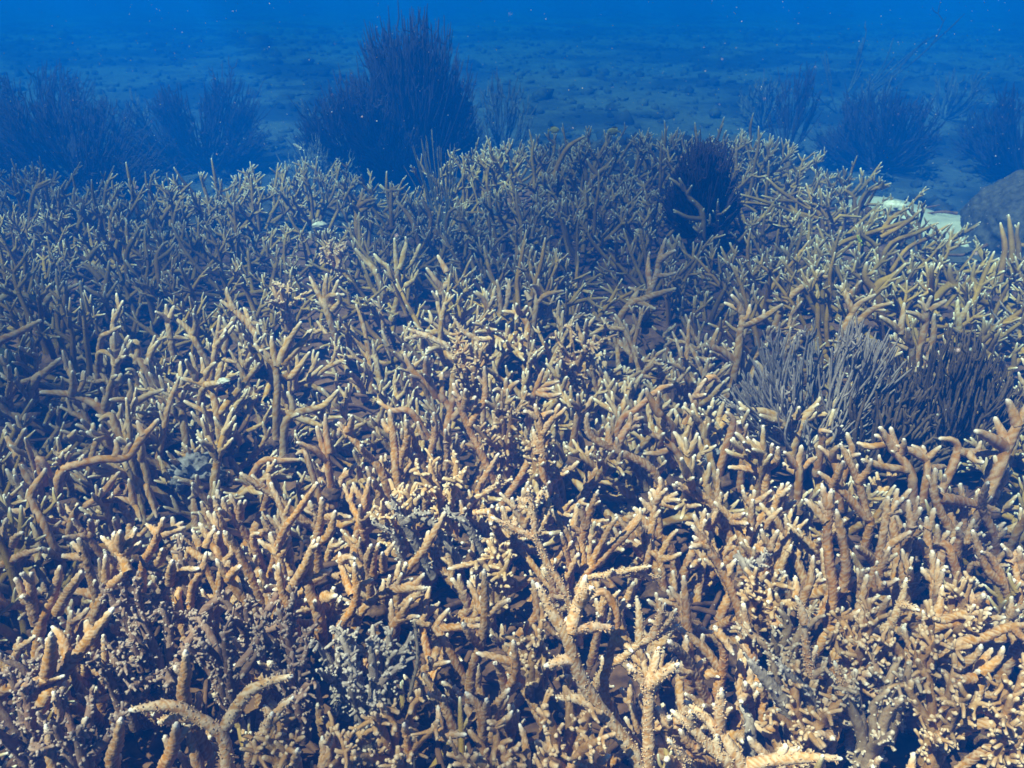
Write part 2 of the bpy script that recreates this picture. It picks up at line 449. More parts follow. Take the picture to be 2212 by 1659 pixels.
# traced colonies: (label, type, [(radius mm, [points mm])])
TRACED = [
 ('pale staghorn colony bristling with open polyps, tallest spiky one at the bottom centre', 'h', [
  (9.8, [(181,909,-75),(124,927,11),(93,938,65),(76,949,118),(55,957,156),(34,966,197)]),
  (9.1, [(80,951,128),(89,964,163),(100,978,201)]),
  (9.0, [(80,953,132),(112,965,124),(141,977,115)]),
  (8.0, [(118,927,20),(90,940,19),(64,951,10)]),
  (9.3, [(83,942,89),(63,937,89),(46,932,86)]),
  (9.3, [(76,950,120),(75,955,134),(75,959,144)]),
  (8.6, [(92,965,168),(101,951,197),(105,935,216)]),
 ]),
 ('spiky pale staghorn colony forking right beside the tallest spiky one', 'h', [
  (8.8, [(193,909,-75),(190,920,-5),(188,926,48),(171,926,76),(158,924,94)]),
  (7.9, [(188,926,48),(196,936,89),(200,941,109)]),
  (7.4, [(188,926,54),(202,913,88),(219,900,119)]),
 ]),
 ('long spiky tan staghorn colony with two arms reaching right', 'h', [
  (6.7, [(150,1108,-85),(177,1105,-59),(203,1102,-27),(261,1100,14)]),
  (6.3, [(203,1102,-27),(203,1122,13),(200,1141,36)]),
  (6.3, [(224,1100,-8),(231,1093,37),(234,1085,68)]),
  (6.1, [(219,1103,-14),(243,1094,26),(252,1084,58)]),
 ]),
 ('smooth brown staghorn colony bent into an arch behind the spiky pale one', 's', [
  (6.7, [(194,985,-131),(154,995,-72),(137,1002,-20),(142,1008,26),(149,1014,70),(151,1018,106),(132,1021,140),(109,1014,135)]),
  (6.2, [(147,1013,61),(163,994,68),(170,975,73)]),
 ]),
 ('open staghorn colony with long left arm ending in a white tip, centre of the thicket', 'h', [
  (6.5, [(99,1281,-76),(63,1290,-9),(41,1294,38),(0,1292,64),(-35,1290,88)]),
  (6.3, [(42,1295,40),(37,1296,99),(27,1294,143)]),
  (5.6, [(44,1294,52),(64,1317,85),(60,1340,118)]),
  (5.8, [(31,1297,112),(19,1316,107),(9,1333,97)]),
  (5.5, [(41,1297,112),(51,1309,126),(57,1318,132)]),
  (6.0, [(6,1294,60),(5,1312,62),(4,1330,61)]),
 ]),
 ('fan shaped staghorn colony with parallel grey tipped branches right of the open one', 's', [
  (6.9, [(134,1334,-73),(174,1355,-37),(211,1376,-5),(243,1397,30)]),
  (6.0, [(134,1335,-70),(130,1367,-6),(142,1396,45)]),
  (5.8, [(144,1343,-56),(175,1354,15),(191,1353,46)]),
  (5.7, [(108,1337,-60),(97,1334,-10),(88,1327,30)]),
  (6.3, [(114,1338,-29),(100,1341,16),(70,1346,70)]),
  (6.4, [(131,1364,-12),(143,1358,58),(153,1346,107)]),
  (6.0, [(128,1370,0),(112,1362,17),(99,1350,18)]),
  (6.2, [(197,1367,-18),(234,1385,17),(239,1398,36)]),
  (6.2, [(136,1359,19),(125,1360,60),(118,1353,74)]),
 ]),
 ('flat lying staghorn colony with bristly arms under the fan shaped one', 'h', [
  (5.9, [(128,1331,-83),(181,1319,-54),(250,1306,-27)]),
  (4.8, [(203,1314,-50),(241,1329,-68),(279,1345,-82)]),
  (5.6, [(218,1312,-41),(239,1319,-54),(257,1324,-74)]),
 ]),
 ('upright staghorn colony with short side fingers, below the middle of the thicket', 's', [
  (7.0, [(-65,1091,-75),(-50,1090,-17),(-42,1089,41),(-42,1094,124)]),
  (6.1, [(-46,1091,45),(-57,1109,65),(-69,1125,79)]),
  (5.7, [(-39,1090,43),(-24,1096,53),(-4,1103,62)]),
  (5.9, [(-48,1089,-19),(-63,1076,9),(-75,1066,46)]),
  (5.9, [(-42,1087,7),(-38,1107,11),(-41,1126,16)]),
  (6.7, [(-43,1095,90),(-35,1104,76),(-38,1116,74)]),
 ]),
 ('forked brown staghorn colony with two white tips leaning apart', 's', [
  (7.1, [(-211,1124,-84),(-197,1144,-35),(-198,1165,10)]),
  (6.2, [(-192,1148,-27),(-177,1141,4),(-160,1134,38)]),
  (6.6, [(-184,1144,-13),(-166,1141,-4),(-150,1138,-1)]),
 ]),
 ('branchy brown staghorn colony with a white tip pointing left', 's', [
  (7.5, [(-298,1188,-81),(-262,1186,-11),(-257,1186,68)]),
  (7.0, [(-259,1189,16),(-249,1199,17),(-235,1210,17)]),
  (6.1, [(-265,1184,5),(-280,1205,29),(-290,1228,59)]),
  (6.2, [(-282,1205,29),(-297,1219,18),(-312,1233,10)]),
  (6.8, [(-287,1218,48),(-273,1212,62),(-259,1203,65)]),
 ]),
 ('long leaning staghorn colony pointing up right beside the forked brown one', 's', [
  (7.2, [(-264,1244,-78),(-224,1261,-52),(-177,1277,-33)]),
  (6.9, [(-221,1262,-49),(-185,1253,-36),(-150,1243,-26)]),
  (6.2, [(-192,1256,-37),(-166,1256,-25),(-153,1256,-6)]),
  (6.1, [(-144,1239,-113),(-152,1231,-98),(-178,1224,-80)]),
 ]),
 ('tight tuft of upright staghorn fingers in the lower middle of the thicket', 's', [
  (6.9, [(-262,1321,-64),(-261,1312,-17),(-249,1301,23)]),
  (6.4, [(-254,1318,-54),(-249,1312,-10),(-236,1303,24)]),
  (5.8, [(-244,1316,-44),(-233,1338,-29),(-217,1361,-14)]),
  (6.7, [(-235,1319,-46),(-231,1306,-13),(-229,1291,13)]),
 ]),
 ('long straight bristly staghorn colony running up toward the centre', 'h', [
  (6.8, [(-95,1551,-62),(-50,1555,-24),(2,1556,4)]),
  (6.2, [(-80,1546,-72),(-29,1536,-59),(33,1526,-43)]),
 ]),
 ('low brown staghorn colony with one lifted grey tip above the left finger tuft', 's', [
  (7.1, [(-112,1185,-101),(-127,1196,-83),(-130,1204,-75),(-109,1217,-51)]),
  (6.3, [(-124,1200,-79),(-78,1195,-71),(-48,1190,-65)]),
  (6.9, [(-127,1188,-96),(-131,1163,-109),(-136,1142,-108)]),
 ]),
 ('curved staghorn colony with one tall grey finger above the knobby clump', 's', [
  (6.6, [(-11,1047,-78),(6,1038,-26),(2,1032,42)]),
  (6.3, [(0,1038,-5),(-26,1040,3),(-53,1042,9)]),
  (6.2, [(-8,1048,-75),(-19,1043,-23),(-26,1030,2)]),
 ]),
 ('thick smooth brown staghorn colony in a bow between two spiky ones', 's', [
  (7.5, [(7,1215,-119),(41,1235,-82),(41,1254,-50),(36,1266,-29)]),
  (6.3, [(41,1237,-79),(72,1229,-112),(88,1230,-129)]),
 ]),
 ('short stubby staghorn colony with many fingers near the bottom edge', 's', [
  (7.2, [(-44,964,-62),(-49,968,-24),(-66,968,2)]),
  (6.9, [(-40,965,-52),(-37,957,-16),(-36,947,11)]),
  (6.4, [(-33,966,-51),(-20,964,-13),(-4,960,17)]),
  (6.9, [(-31,966,-50),(-18,984,-44),(-6,1002,-39)]),
  (6.4, [(-57,966,-43),(-65,982,-45),(-68,996,-49)]),
  (6.8, [(-26,963,-57),(-10,962,-46),(0,963,-29)]),
 ]),
 ('small brown staghorn colony with white tip pointing right above the grey crust', 's', [
  (6.7, [(-147,1087,-76),(-123,1081,-52),(-98,1074,-37)]),
  (5.6, [(-129,1083,-57),(-128,1081,-44),(-131,1078,-31)]),
  (6.5, [(-141,1085,-70),(-146,1075,-76),(-131,1067,-78)]),
 ]),
 ('upright pair of stubby staghorn fingers left of the brown hairy stick', 's', [
  (6.7, [(-250,1084,-66),(-248,1095,-50),(-249,1106,-31)]),
  (5.8, [(-242,1084,-66),(-233,1090,-46),(-226,1096,-27)]),
  (5.8, [(-228,1084,-65),(-217,1075,-36),(-207,1067,-6)]),
  (6.4, [(-222,1080,-73),(-222,1090,-72),(-224,1101,-70)]),
  (6.3, [(-264,1092,-51),(-273,1096,-22),(-273,1103,11)]),
 ]),
 ('fuzzy grey brown staghorn stump over the knobby clump at bottom edge', 's', [
  (6.5, [(20,900,-65),(18,918,-36),(11,930,-20)]),
  (6.1, [(95,908,-47),(102,912,-47),(114,915,-47)]),
  (6.1, [(124,902,-60),(128,896,-50),(135,892,-38)]),
  (5.8, [(-146,912,-37),(-148,909,-13),(-148,904,9)]),
  (6.0, [(-104,914,-33),(-102,930,-16),(-105,945,-1)]),
  (6.3, [(-99,918,-30),(-83,909,-17),(-64,900,-7)]),
 ]),
 ('brown staghorn colony lying under the flat bristly arms, pointing left', 's', [
  (7.0, [(41,1377,-111),(11,1371,-127),(-23,1365,-143)]),
  (6.3, [(14,1372,-124),(-16,1366,-94),(-53,1361,-62),(-118,1344,-62)]),
  (6.4, [(-66,1355,-66),(-52,1354,-45),(-45,1350,-30)]),
 ]),
 ('grey tipped staghorn colony rising at the right of the fan shaped one', 's', [
  (7.0, [(270,1438,-68),(277,1461,-18),(291,1482,21)]),
  (6.6, [(284,1477,12),(290,1483,33),(288,1488,50)]),
  (6.5, [(280,1471,0),(290,1465,24),(299,1458,42)]),
  (6.7, [(283,1471,8),(276,1479,21),(270,1484,22)]),
 ]),
 ('orange brown staghorn colony with straight rays, far end of the fan shaped one', 's', [
  (6.3, [(282,1397,-80),(252,1411,-65),(219,1424,-54)]),
  (5.9, [(282,1398,-77),(303,1417,-45),(321,1431,-34)]),
  (6.1, [(279,1401,-75),(274,1418,-67),(274,1435,-62)]),
  (5.7, [(285,1398,-77),(305,1396,-75),(324,1396,-63)]),
 ]),
 ('tall thick upright staghorn colony with frosted crown, lower right', 's', [
  (8.7, [(572,1269,-67),(558,1277,0),(547,1286,69),(546,1295,140)]),
  (8.3, [(546,1290,92),(543,1308,102),(545,1324,106)]),
  (8.0, [(547,1292,108),(536,1298,130),(532,1303,146)]),
  (8.0, [(545,1286,83),(526,1301,99),(512,1314,109)]),
  (8.2, [(589,1273,-54),(584,1274,10),(557,1285,106)]),
 ]),
 ('bent staghorn colony with frosted stubby crown beside the tall thick one', 's', [
  (8.1, [(645,1297,-65),(660,1313,1),(666,1329,65),(667,1338,101)]),
  (7.1, [(663,1313,1),(690,1321,18),(717,1328,33)]),
  (7.6, [(667,1331,68),(680,1335,80),(686,1339,91)]),
  (7.5, [(667,1331,70),(682,1334,70),(697,1335,70)]),
  (6.8, [(651,1308,-19),(624,1293,12),(598,1276,37)]),
 ]),
 ('bright thick staghorn colony in a wide fork, sunlit at right', 's', [
  (8.3, [(722,1500,-65),(709,1499,-51),(668,1504,-5),(604,1511,48)]),
  (7.1, [(715,1500,-52),(696,1514,6),(672,1526,56),(648,1536,98)]),
  (7.6, [(717,1502,-49),(705,1511,-22),(702,1516,-17)]),
  (7.4, [(636,1506,19),(637,1492,52),(637,1478,91)]),
  (6.8, [(689,1517,20),(702,1509,53),(700,1500,83)]),
 ]),
 ('long slanting staghorn colony with clustered tips leaning left, lower right', 's', [
  (7.9, [(398,1218,-79),(363,1228,11),(328,1229,65),(301,1224,94)]),
  (6.6, [(328,1230,67),(314,1228,91),(298,1226,114)]),
  (6.4, [(323,1229,72),(310,1219,80),(293,1207,84)]),
  (6.9, [(366,1229,14),(371,1230,28),(378,1230,43)]),
 ]),
 ('staghorn colony with three frosted prongs above the grey fuzzy dead branch', 's', [
  (7.4, [(441,1398,-60),(423,1416,-8),(384,1430,30)]),
  (7.1, [(455,1409,-28),(452,1409,16),(450,1406,51)]),
  (6.5, [(420,1417,-7),(427,1395,6),(437,1374,18)]),
  (6.5, [(444,1399,-57),(450,1397,-23),(450,1391,-3)]),
  (7.0, [(423,1415,4),(426,1399,17),(431,1385,34)]),
  (6.1, [(463,1395,-46),(481,1383,-58),(493,1364,-88)]),
 ]),
 ('pale yellow staghorn colony shaped like a wishbone at lower right', 'h', [
  (7.6, [(633,1175,-61),(651,1188,-13),(657,1199,27)]),
  (6.9, [(651,1186,-17),(655,1168,-6),(662,1150,2)]),
  (6.9, [(638,1177,-52),(613,1166,-54),(592,1156,-53)]),
 ]),
 ('small trident shaped staghorn colony with white tips near the right edge', 's', [
  (7.9, [(838,1403,-60),(819,1418,-52),(790,1440,-31)]),
  (7.5, [(819,1417,-54),(817,1418,-34),(812,1419,-14)]),
  (6.9, [(822,1414,-54),(833,1421,-44),(844,1427,-35)]),
  (7.2, [(852,1403,-60),(849,1398,-28),(835,1390,-2)]),
 ]),
 ('dark brown smooth staghorn colony standing thick near the right edge', 's', [
  (9.8, [(882,1464,-87),(846,1486,-22),(834,1498,15),(835,1512,56)]),
  (9.5, [(845,1493,-2),(903,1504,-17),(985,1511,-45)]),
  (8.7, [(943,1504,-38),(925,1493,-61),(935,1488,-69)]),
 ]),
 ('crossing staghorn colony of thin curved branches at the right edge', 's', [
  (7.5, [(898,1300,-75),(860,1299,-39),(833,1304,8),(812,1306,51)]),
  (6.8, [(904,1298,-78),(862,1307,-14),(831,1297,12)]),
  (6.3, [(923,1293,-89),(912,1325,-27),(891,1339,-2)]),
  (7.2, [(906,1322,-33),(916,1330,-19),(932,1336,-12)]),
 ]),
 ('long horizontal staghorn colony pair with frosted ends pointing right', 's', [
  (8.3, [(701,1177,-71),(746,1177,-45),(822,1174,-33)]),
  (7.2, [(704,1181,-63),(747,1175,-28),(789,1163,-16)]),
  (7.3, [(701,1184,-58),(757,1203,-40),(815,1221,-28)]),
  (8.0, [(707,1177,-71),(725,1201,-34),(735,1223,-7)]),
 ]),
 ('orange staghorn colony with white fingered crown at the right edge', 's', [
  (8.2, [(672,1077,-66),(705,1075,-46),(727,1074,-20),(727,1071,-2)]),
  (7.4, [(739,1077,-66),(755,1097,-56),(777,1117,-50)]),
  (7.2, [(746,1081,-66),(766,1081,-41),(770,1082,-15)]),
  (7.4, [(716,1043,-163),(747,1075,-120),(770,1106,-82)]),
  (7.4, [(733,1075,-71),(699,1064,-65),(664,1060,-39)]),
 ]),
 ('bright pale staghorn colony reaching across the right border', 's', [
  (8.3, [(718,1124,-54),(767,1127,-34),(804,1129,-15),(849,1131,-12)]),
  (7.2, [(809,1129,-15),(820,1123,-27),(842,1116,-40)]),
 ]),
 ('brown staghorn colony pointing up right from the knobby clump', 's', [
  (7.9, [(544,1190,-71),(587,1208,-55),(630,1228,-34)]),
  (7.2, [(616,1196,-57),(620,1184,-24),(622,1173,11)]),
  (7.7, [(613,1191,-68),(604,1185,-48),(601,1179,-28)]),
  (6.8, [(483,1203,-40),(486,1223,-15),(487,1239,1)]),
  (6.6, [(493,1207,-36),(503,1213,12),(504,1219,58)]),
 ]),
 ('pale spiky staghorn colony crawling along the bottom edge at right', 'h', [
  (9.2, [(323,895,-65),(284,920,-16),(261,937,1),(247,949,4)]),
  (8.4, [(290,918,-20),(288,917,21),(285,915,60)]),
  (8.5, [(323,896,-63),(364,896,-51),(409,895,-45),(456,892,-44)]),
  (8.6, [(364,896,-51),(383,899,-43),(399,903,-35)]),
 ]),
 ('straight bristly staghorn colony leaning left in from the bottom edge', 'h', [
  (8.5, [(306,895,-65),(275,902,-33),(249,909,-4),(221,916,20)]),
  (7.7, [(249,895,-59),(236,888,-37),(212,882,2)]),
 ]),
 ('pale chalky staghorn colony standing over the dark hollow at lower right', 'h', [
  (7.4, [(462,1038,-58),(446,1041,9),(435,1043,69)]),
  (6.5, [(435,1042,67),(429,1047,88),(420,1053,107)]),
  (7.0, [(507,1030,-97),(505,1031,-48),(487,1033,0)]),
 ]),
 ('staghorn colony with drooping frosted tip over the dark hollow', 's', [
  (7.7, [(337,1091,-75),(333,1085,-23),(313,1079,28)]),
  (6.8, [(317,1082,19),(329,1070,8),(340,1057,-6)]),
  (7.4, [(334,1092,-73),(306,1100,-91),(274,1110,-101)]),
  (6.4, [(331,1094,-68),(307,1103,-36),(264,1113,-1)]),
 ]),
 ('slender staghorn colony with upright finger, beside the horizontal pair', 's', [
  (6.8, [(655,1099,-65),(635,1107,-31),(623,1113,-1)]),
  (6.4, [(653,1101,-62),(627,1105,-52),(608,1111,-35)]),
  (6.1, [(658,1119,-20),(664,1128,-3),(662,1137,11)]),
 ]),
 ('sunlit staghorn colony of straight rods leaning out at right border', 's', [
  (8.1, [(687,977,-71),(722,970,-64),(756,966,-53)]),
  (7.8, [(693,989,-48),(730,973,-60),(766,957,-72)]),
  (7.0, [(714,998,-29),(731,983,-22),(745,970,-9)]),
  (6.8, [(700,960,-104),(734,968,-112),(777,968,-134)]),
  (7.6, [(720,987,-33),(753,990,-53),(780,991,-78)]),
 ]),
 ('brilliant white tipped staghorn colony lit by a sun patch at lower left', 's', [
  (8.3, [(-711,1191,-60),(-683,1199,8),(-671,1205,70)]),
  (7.8, [(-680,1199,8),(-656,1192,28),(-634,1186,53)]),
  (6.9, [(-630,1184,49),(-645,1205,68),(-683,1227,92)]),
  (7.4, [(-645,1206,71),(-627,1208,94),(-614,1210,119)]),
  (7.2, [(-655,1212,78),(-655,1213,95),(-652,1213,110)]),
  (7.5, [(-644,1208,80),(-638,1198,108),(-628,1187,131)]),
  (6.8, [(-642,1205,68),(-628,1217,74),(-621,1229,80)]),
 ]),
 ('pale staghorn colony with flat side prongs left of the brilliant one', 's', [
  (8.0, [(-731,1253,-57),(-734,1255,-9),(-735,1256,35),(-739,1255,70)]),
  (7.6, [(-736,1258,28),(-762,1268,22),(-789,1279,15)]),
  (6.6, [(-736,1254,40),(-749,1262,45),(-761,1270,51)]),
  (7.9, [(-728,1254,-55),(-755,1261,-50),(-790,1266,-49)]),
  (7.5, [(-733,1257,16),(-752,1272,0),(-771,1289,-8)]),
 ]),
 ('forked staghorn colony with bright white prongs right of the brilliant one', 's', [
  (7.8, [(-683,1344,-53),(-651,1334,-2),(-619,1328,63)]),
  (6.6, [(-634,1328,25),(-650,1344,25),(-670,1360,27)]),
  (7.4, [(-630,1327,23),(-612,1336,27),(-591,1344,30)]),
  (6.4, [(-624,1332,26),(-611,1343,30),(-598,1354,36)]),
  (7.5, [(-650,1346,-43),(-633,1342,-12),(-608,1334,9)]),
  (7.1, [(-656,1343,-49),(-638,1333,-17),(-630,1320,0)]),
 ]),
 ('thick brown staghorn colony of stout rods near the left border', 's', [
  (9.1, [(-800,1187,-61),(-770,1194,-6),(-748,1201,53)]),
  (8.3, [(-768,1189,-36),(-735,1184,12),(-701,1179,58)]),
  (7.6, [(-803,1188,-58),(-797,1182,7),(-780,1173,60)]),
  (7.5, [(-810,1184,-9),(-813,1185,19),(-817,1184,41)]),
  (8.3, [(-806,1188,-58),(-803,1181,0),(-802,1164,18)]),
 ]),
 ('thick tan staghorn colony in a long diagonal, lower left corner', 's', [
  (9.9, [(-715,1006,-70),(-688,1020,-30),(-659,1032,7),(-628,1044,44),(-597,1057,81)]),
  (8.2, [(-665,1031,2),(-680,1049,33),(-698,1062,42)]),
  (8.6, [(-768,1014,-41),(-720,1012,-22),(-668,1010,-6)]),
  (8.8, [(-683,1006,-73),(-682,1012,-50),(-675,1019,-25)]),
  (8.6, [(-630,1042,39),(-641,1057,47),(-649,1070,46)]),
  (9.1, [(-694,1014,-7),(-674,1007,44),(-660,997,86)]),
 ]),
 ('knotted staghorn colony spreading like a tree over the dark hollow, lower left', 'h', [
  (9.5, [(-398,891,-75),(-401,903,-14),(-433,906,19),(-465,904,42),(-514,895,43)]),
  (8.5, [(-398,909,-3),(-368,925,39),(-341,933,54),(-305,938,62)]),
  (8.6, [(-436,907,22),(-461,918,7),(-497,928,-13)]),
 ]),
 ('bristly staghorn colony leaning right beside the tree shaped one', 'h', [
  (8.2, [(-376,909,-75),(-351,913,-24),(-331,914,18)]),
  (7.0, [(-345,913,-14),(-329,922,9),(-305,931,30)]),
  (7.3, [(-335,915,10),(-340,925,9),(-348,936,9)]),
 ]),
 ('stout upright brown staghorn colony within the dark hollow, lower left', 's', [
  (10.0, [(-497,908,-95),(-472,903,-34),(-457,896,17)]),
  (9.2, [(-452,923,34),(-443,921,81),(-435,918,124)]),
  (9.3, [(-568,909,-82),(-546,902,-20),(-529,893,29)]),
  (8.3, [(-445,909,-82),(-453,917,-36),(-456,922,-14)]),
  (8.4, [(-652,910,-76),(-652,918,-36),(-655,923,-15)]),
 ]),
 ('long diagonal staghorn colony with frosted tip, above the purple knobby mound', 's', [
  (8.2, [(-440,1209,-60),(-466,1203,5),(-486,1197,67)]),
  (7.1, [(-544,1220,-4),(-526,1226,24),(-515,1232,56)]),
  (7.4, [(-571,1213,-37),(-571,1229,-15),(-578,1244,4)]),
  (7.8, [(-581,1241,1),(-556,1231,20),(-528,1220,32)]),
  (7.7, [(-588,1235,-9),(-574,1218,30),(-560,1200,63)]),
  (6.9, [(-475,1203,23),(-456,1190,51),(-440,1176,70)]),
  (7.6, [(-478,1200,36),(-478,1219,37),(-481,1237,34)]),
 ]),
 ('very thick staghorn colony with tapering frosted top, right of purple knobby mound', 's', [
  (10.6, [(-330,1204,-60),(-344,1210,3),(-334,1217,67)]),
  (10.3, [(-323,1217,-24),(-307,1200,-12),(-292,1185,3)]),
  (10.0, [(-336,1210,14),(-319,1219,22),(-308,1226,24)]),
 ]),
 ('frosted staghorn colony with a left pointing stub beside the very thick one', 's', [
  (8.2, [(-373,1196,-60),(-385,1198,2),(-385,1198,58)]),
  (7.1, [(-379,1199,4),(-389,1203,3),(-402,1206,-1)]),
  (7.1, [(-373,1199,4),(-345,1202,49),(-324,1207,99)]),
  (7.2, [(-403,1195,-63),(-397,1202,-46),(-398,1209,-29)]),
 ]),
 ('staghorn colony of several parallel prongs behind the very thick one', 's', [
  (7.7, [(-481,1326,-64),(-500,1324,5),(-511,1314,42)]),
  (7.1, [(-461,1326,-64),(-479,1339,-53),(-502,1350,-46)]),
  (6.8, [(-531,1330,-47),(-516,1344,-26),(-518,1358,-6)]),
  (6.9, [(-566,1334,-33),(-598,1348,-17),(-615,1363,-3)]),
  (7.0, [(-574,1347,-12),(-580,1350,5),(-584,1353,19)]),
  (6.8, [(-564,1346,-15),(-555,1355,2),(-547,1363,14)]),
 ]),
 ('tall grey tipped staghorn colony with thick upright finger near the dark hole', 's', [
  (8.1, [(-377,1414,-59),(-363,1412,-2),(-355,1410,53)]),
  (6.9, [(-441,1422,-36),(-401,1418,23),(-361,1414,83)]),
  (7.8, [(-381,1415,-56),(-348,1401,-26),(-329,1397,32)]),
  (7.5, [(-354,1410,8),(-333,1410,10),(-303,1409,9)]),
 ]),
 ('staghorn colony with a crown of tips beside the dark hole, left of centre', 's', [
  (7.8, [(-524,1452,-57),(-548,1439,-12),(-556,1422,20)]),
  (7.5, [(-545,1437,-15),(-552,1442,7),(-554,1446,30)]),
  (6.9, [(-536,1448,-30),(-539,1457,-3),(-548,1467,24)]),
  (6.5, [(-533,1449,-27),(-523,1452,0),(-513,1453,19)]),
  (6.6, [(-529,1449,-22),(-522,1440,8),(-516,1430,32)]),
  (6.9, [(-508,1446,-82),(-507,1444,-56),(-491,1437,-47)]),
  (6.6, [(-495,1436,-55),(-488,1451,-53),(-468,1463,-65)]),
 ]),
 ('smooth staghorn colony drooping like an arch beside the dark hole', 's', [
  (8.5, [(-912,1564,-82),(-855,1566,-55),(-797,1560,-49),(-777,1550,-59),(-764,1533,-85)]),
  (7.2, [(-908,1565,-78),(-856,1564,-43),(-804,1570,13)]),
  (7.2, [(-781,1554,-54),(-782,1556,-17),(-781,1554,6)]),
  (6.9, [(-762,1582,-29),(-750,1567,-58),(-739,1552,-89)]),
  (7.4, [(-796,1555,-12),(-819,1567,-36),(-836,1578,-60)]),
 ]),
 ('olive brown staghorn colony bending upright at the left border', 's', [
  (9.1, [(-921,1465,-67),(-947,1490,-25),(-958,1504,-1),(-937,1524,32),(-931,1532,44)]),
  (8.2, [(-961,1487,-31),(-984,1490,-31),(-1004,1494,-31)]),
  (7.6, [(-925,1471,-58),(-915,1483,-66),(-909,1502,-62)]),
 ]),
 ('dainty staghorn colony of thin prongs above the brilliant one', 's', [
  (6.8, [(-820,1430,-59),(-833,1428,-29),(-841,1424,-4)]),
  (6.4, [(-821,1430,-50),(-813,1439,-36),(-803,1449,-24)]),
  (5.8, [(-821,1430,-50),(-837,1415,-40),(-854,1400,-30)]),
  (5.9, [(-816,1437,-39),(-806,1422,-14),(-796,1404,6)]),
 ]),
 ('dim brown staghorn colony low at the left border', 's', [
  (8.0, [(-980,1373,-91),(-933,1369,-56),(-876,1365,-30)]),
  (7.0, [(-952,1372,-62),(-957,1391,-15),(-954,1408,9)]),
  (7.1, [(-944,1382,-37),(-924,1373,-11),(-902,1364,6)]),
 ]),
 ('short staghorn colony with split white top at the bottom edge', 's', [
  (7.5, [(-262,886,-56),(-262,895,-38),(-263,904,-17)]),
  (6.3, [(-257,888,-51),(-254,896,-33),(-254,903,-21)]),
  (7.0, [(-298,887,-50),(-296,879,-27),(-288,870,-2)]),
 ]),
 ('sunlit orange staghorn colony with thick curved limbs, middle of the thicket', 's', [
  (9.3, [(-155,1858,-47),(-147,1880,-3),(-166,1897,26),(-166,1920,78)]),
  (8.2, [(-162,1891,16),(-199,1901,53),(-236,1909,87),(-254,1919,127)]),
  (7.6, [(-147,1880,-3),(-133,1904,35),(-133,1924,55)]),
  (8.8, [(-181,1893,24),(-200,1885,93),(-197,1871,140)]),
  (7.7, [(-143,1870,-23),(-116,1871,14),(-119,1871,51)]),
 ]),
 ('golden staghorn colony with long frosted arm in the central sun patch', 's', [
  (9.6, [(-155,2116,-34),(-140,2129,15),(-132,2140,57)]),
  (8.7, [(-142,2129,15),(-184,2151,30),(-224,2171,35)]),
  (8.0, [(-138,2126,4),(-112,2117,8),(-81,2108,10)]),
  (9.2, [(-87,2108,6),(-80,2099,41),(-81,2091,80)]),
  (9.3, [(-133,2122,0),(-117,2111,-23),(-100,2107,-25)]),
  (8.3, [(-188,2152,32),(-199,2131,50),(-221,2106,51)]),
 ]),
 ('brightest cream staghorn colony with zigzag prongs in the central sun patch', 's', [
  (8.6, [(44,1931,-33),(58,1926,29),(76,1920,88)]),
  (7.1, [(60,1927,31),(83,1925,42),(114,1924,52)]),
  (7.6, [(64,1925,27),(83,1916,34),(100,1907,41)]),
  (7.1, [(51,1925,8),(41,1918,18),(29,1912,30)]),
  (8.3, [(60,1923,22),(90,1903,23),(117,1887,37)]),
 ]),
 ('tall pale grey staghorn colony with forked top below the cream one', 's', [
  (8.6, [(68,1650,-48),(64,1661,20),(60,1665,65),(48,1671,118)]),
  (7.6, [(63,1662,50),(83,1672,79),(102,1683,112)]),
  (7.1, [(87,1674,83),(107,1679,95),(115,1683,104)]),
  (7.2, [(51,1666,87),(38,1663,99),(24,1658,108)]),
  (8.3, [(63,1667,90),(76,1672,95),(90,1675,97)]),
  (8.2, [(54,1658,3),(50,1670,31),(46,1679,53)]),
 ]),
 ('frosted staghorn colony with clustered white prongs left of the cream one', 's', [
  (8.4, [(-64,1725,-44),(-89,1735,7),(-105,1741,48),(-119,1748,95),(-128,1752,128)]),
  (7.5, [(-105,1744,70),(-100,1733,102),(-100,1720,129)]),
  (7.6, [(-100,1740,76),(-87,1743,86),(-79,1747,99)]),
  (7.6, [(-115,1747,91),(-123,1745,102),(-131,1743,111)]),
  (8.0, [(-97,1738,29),(-78,1753,57),(-60,1768,85),(-61,1796,149)]),
 ]),
 ('knobbly tan staghorn colony with splayed frosted top, centre of the thicket', 's', [
  (10.0, [(-37,1878,-36),(-23,1887,14),(-16,1888,39),(-13,1892,76)]),
  (9.5, [(-14,1888,39),(-1,1889,55),(17,1890,69)]),
  (8.4, [(-19,1888,35),(-34,1880,51),(-45,1867,53)]),
  (8.4, [(-73,1868,-65),(-68,1874,-13),(-70,1872,18)]),
 ]),
 ('upright staghorn colony with twin frosted fingers left of centre', 's', [
  (9.1, [(-254,1677,-56),(-259,1706,3),(-269,1738,71)]),
  (7.9, [(-266,1717,25),(-278,1727,31),(-287,1741,46)]),
  (7.5, [(-240,1694,-22),(-227,1689,24),(-227,1685,73)]),
 ]),
 ('slanting staghorn colony with bright left tip, left of centre', 's', [
  (8.7, [(-285,1677,-56),(-318,1683,-11),(-353,1689,36),(-374,1689,65)]),
  (7.7, [(-356,1688,41),(-344,1678,65),(-338,1668,93)]),
  (7.4, [(-353,1688,33),(-370,1695,45),(-376,1692,31)]),
  (8.1, [(-308,1681,-23),(-321,1669,4),(-321,1655,28)]),
 ]),
 ('thick leaning staghorn colony with blunt brown top, centre left', 's', [
  (8.7, [(-198,1715,-54),(-216,1712,4),(-229,1707,61)]),
  (7.6, [(-188,1718,-48),(-172,1721,11),(-170,1725,71)]),
  (7.3, [(-196,1715,10),(-202,1716,33),(-206,1717,52)]),
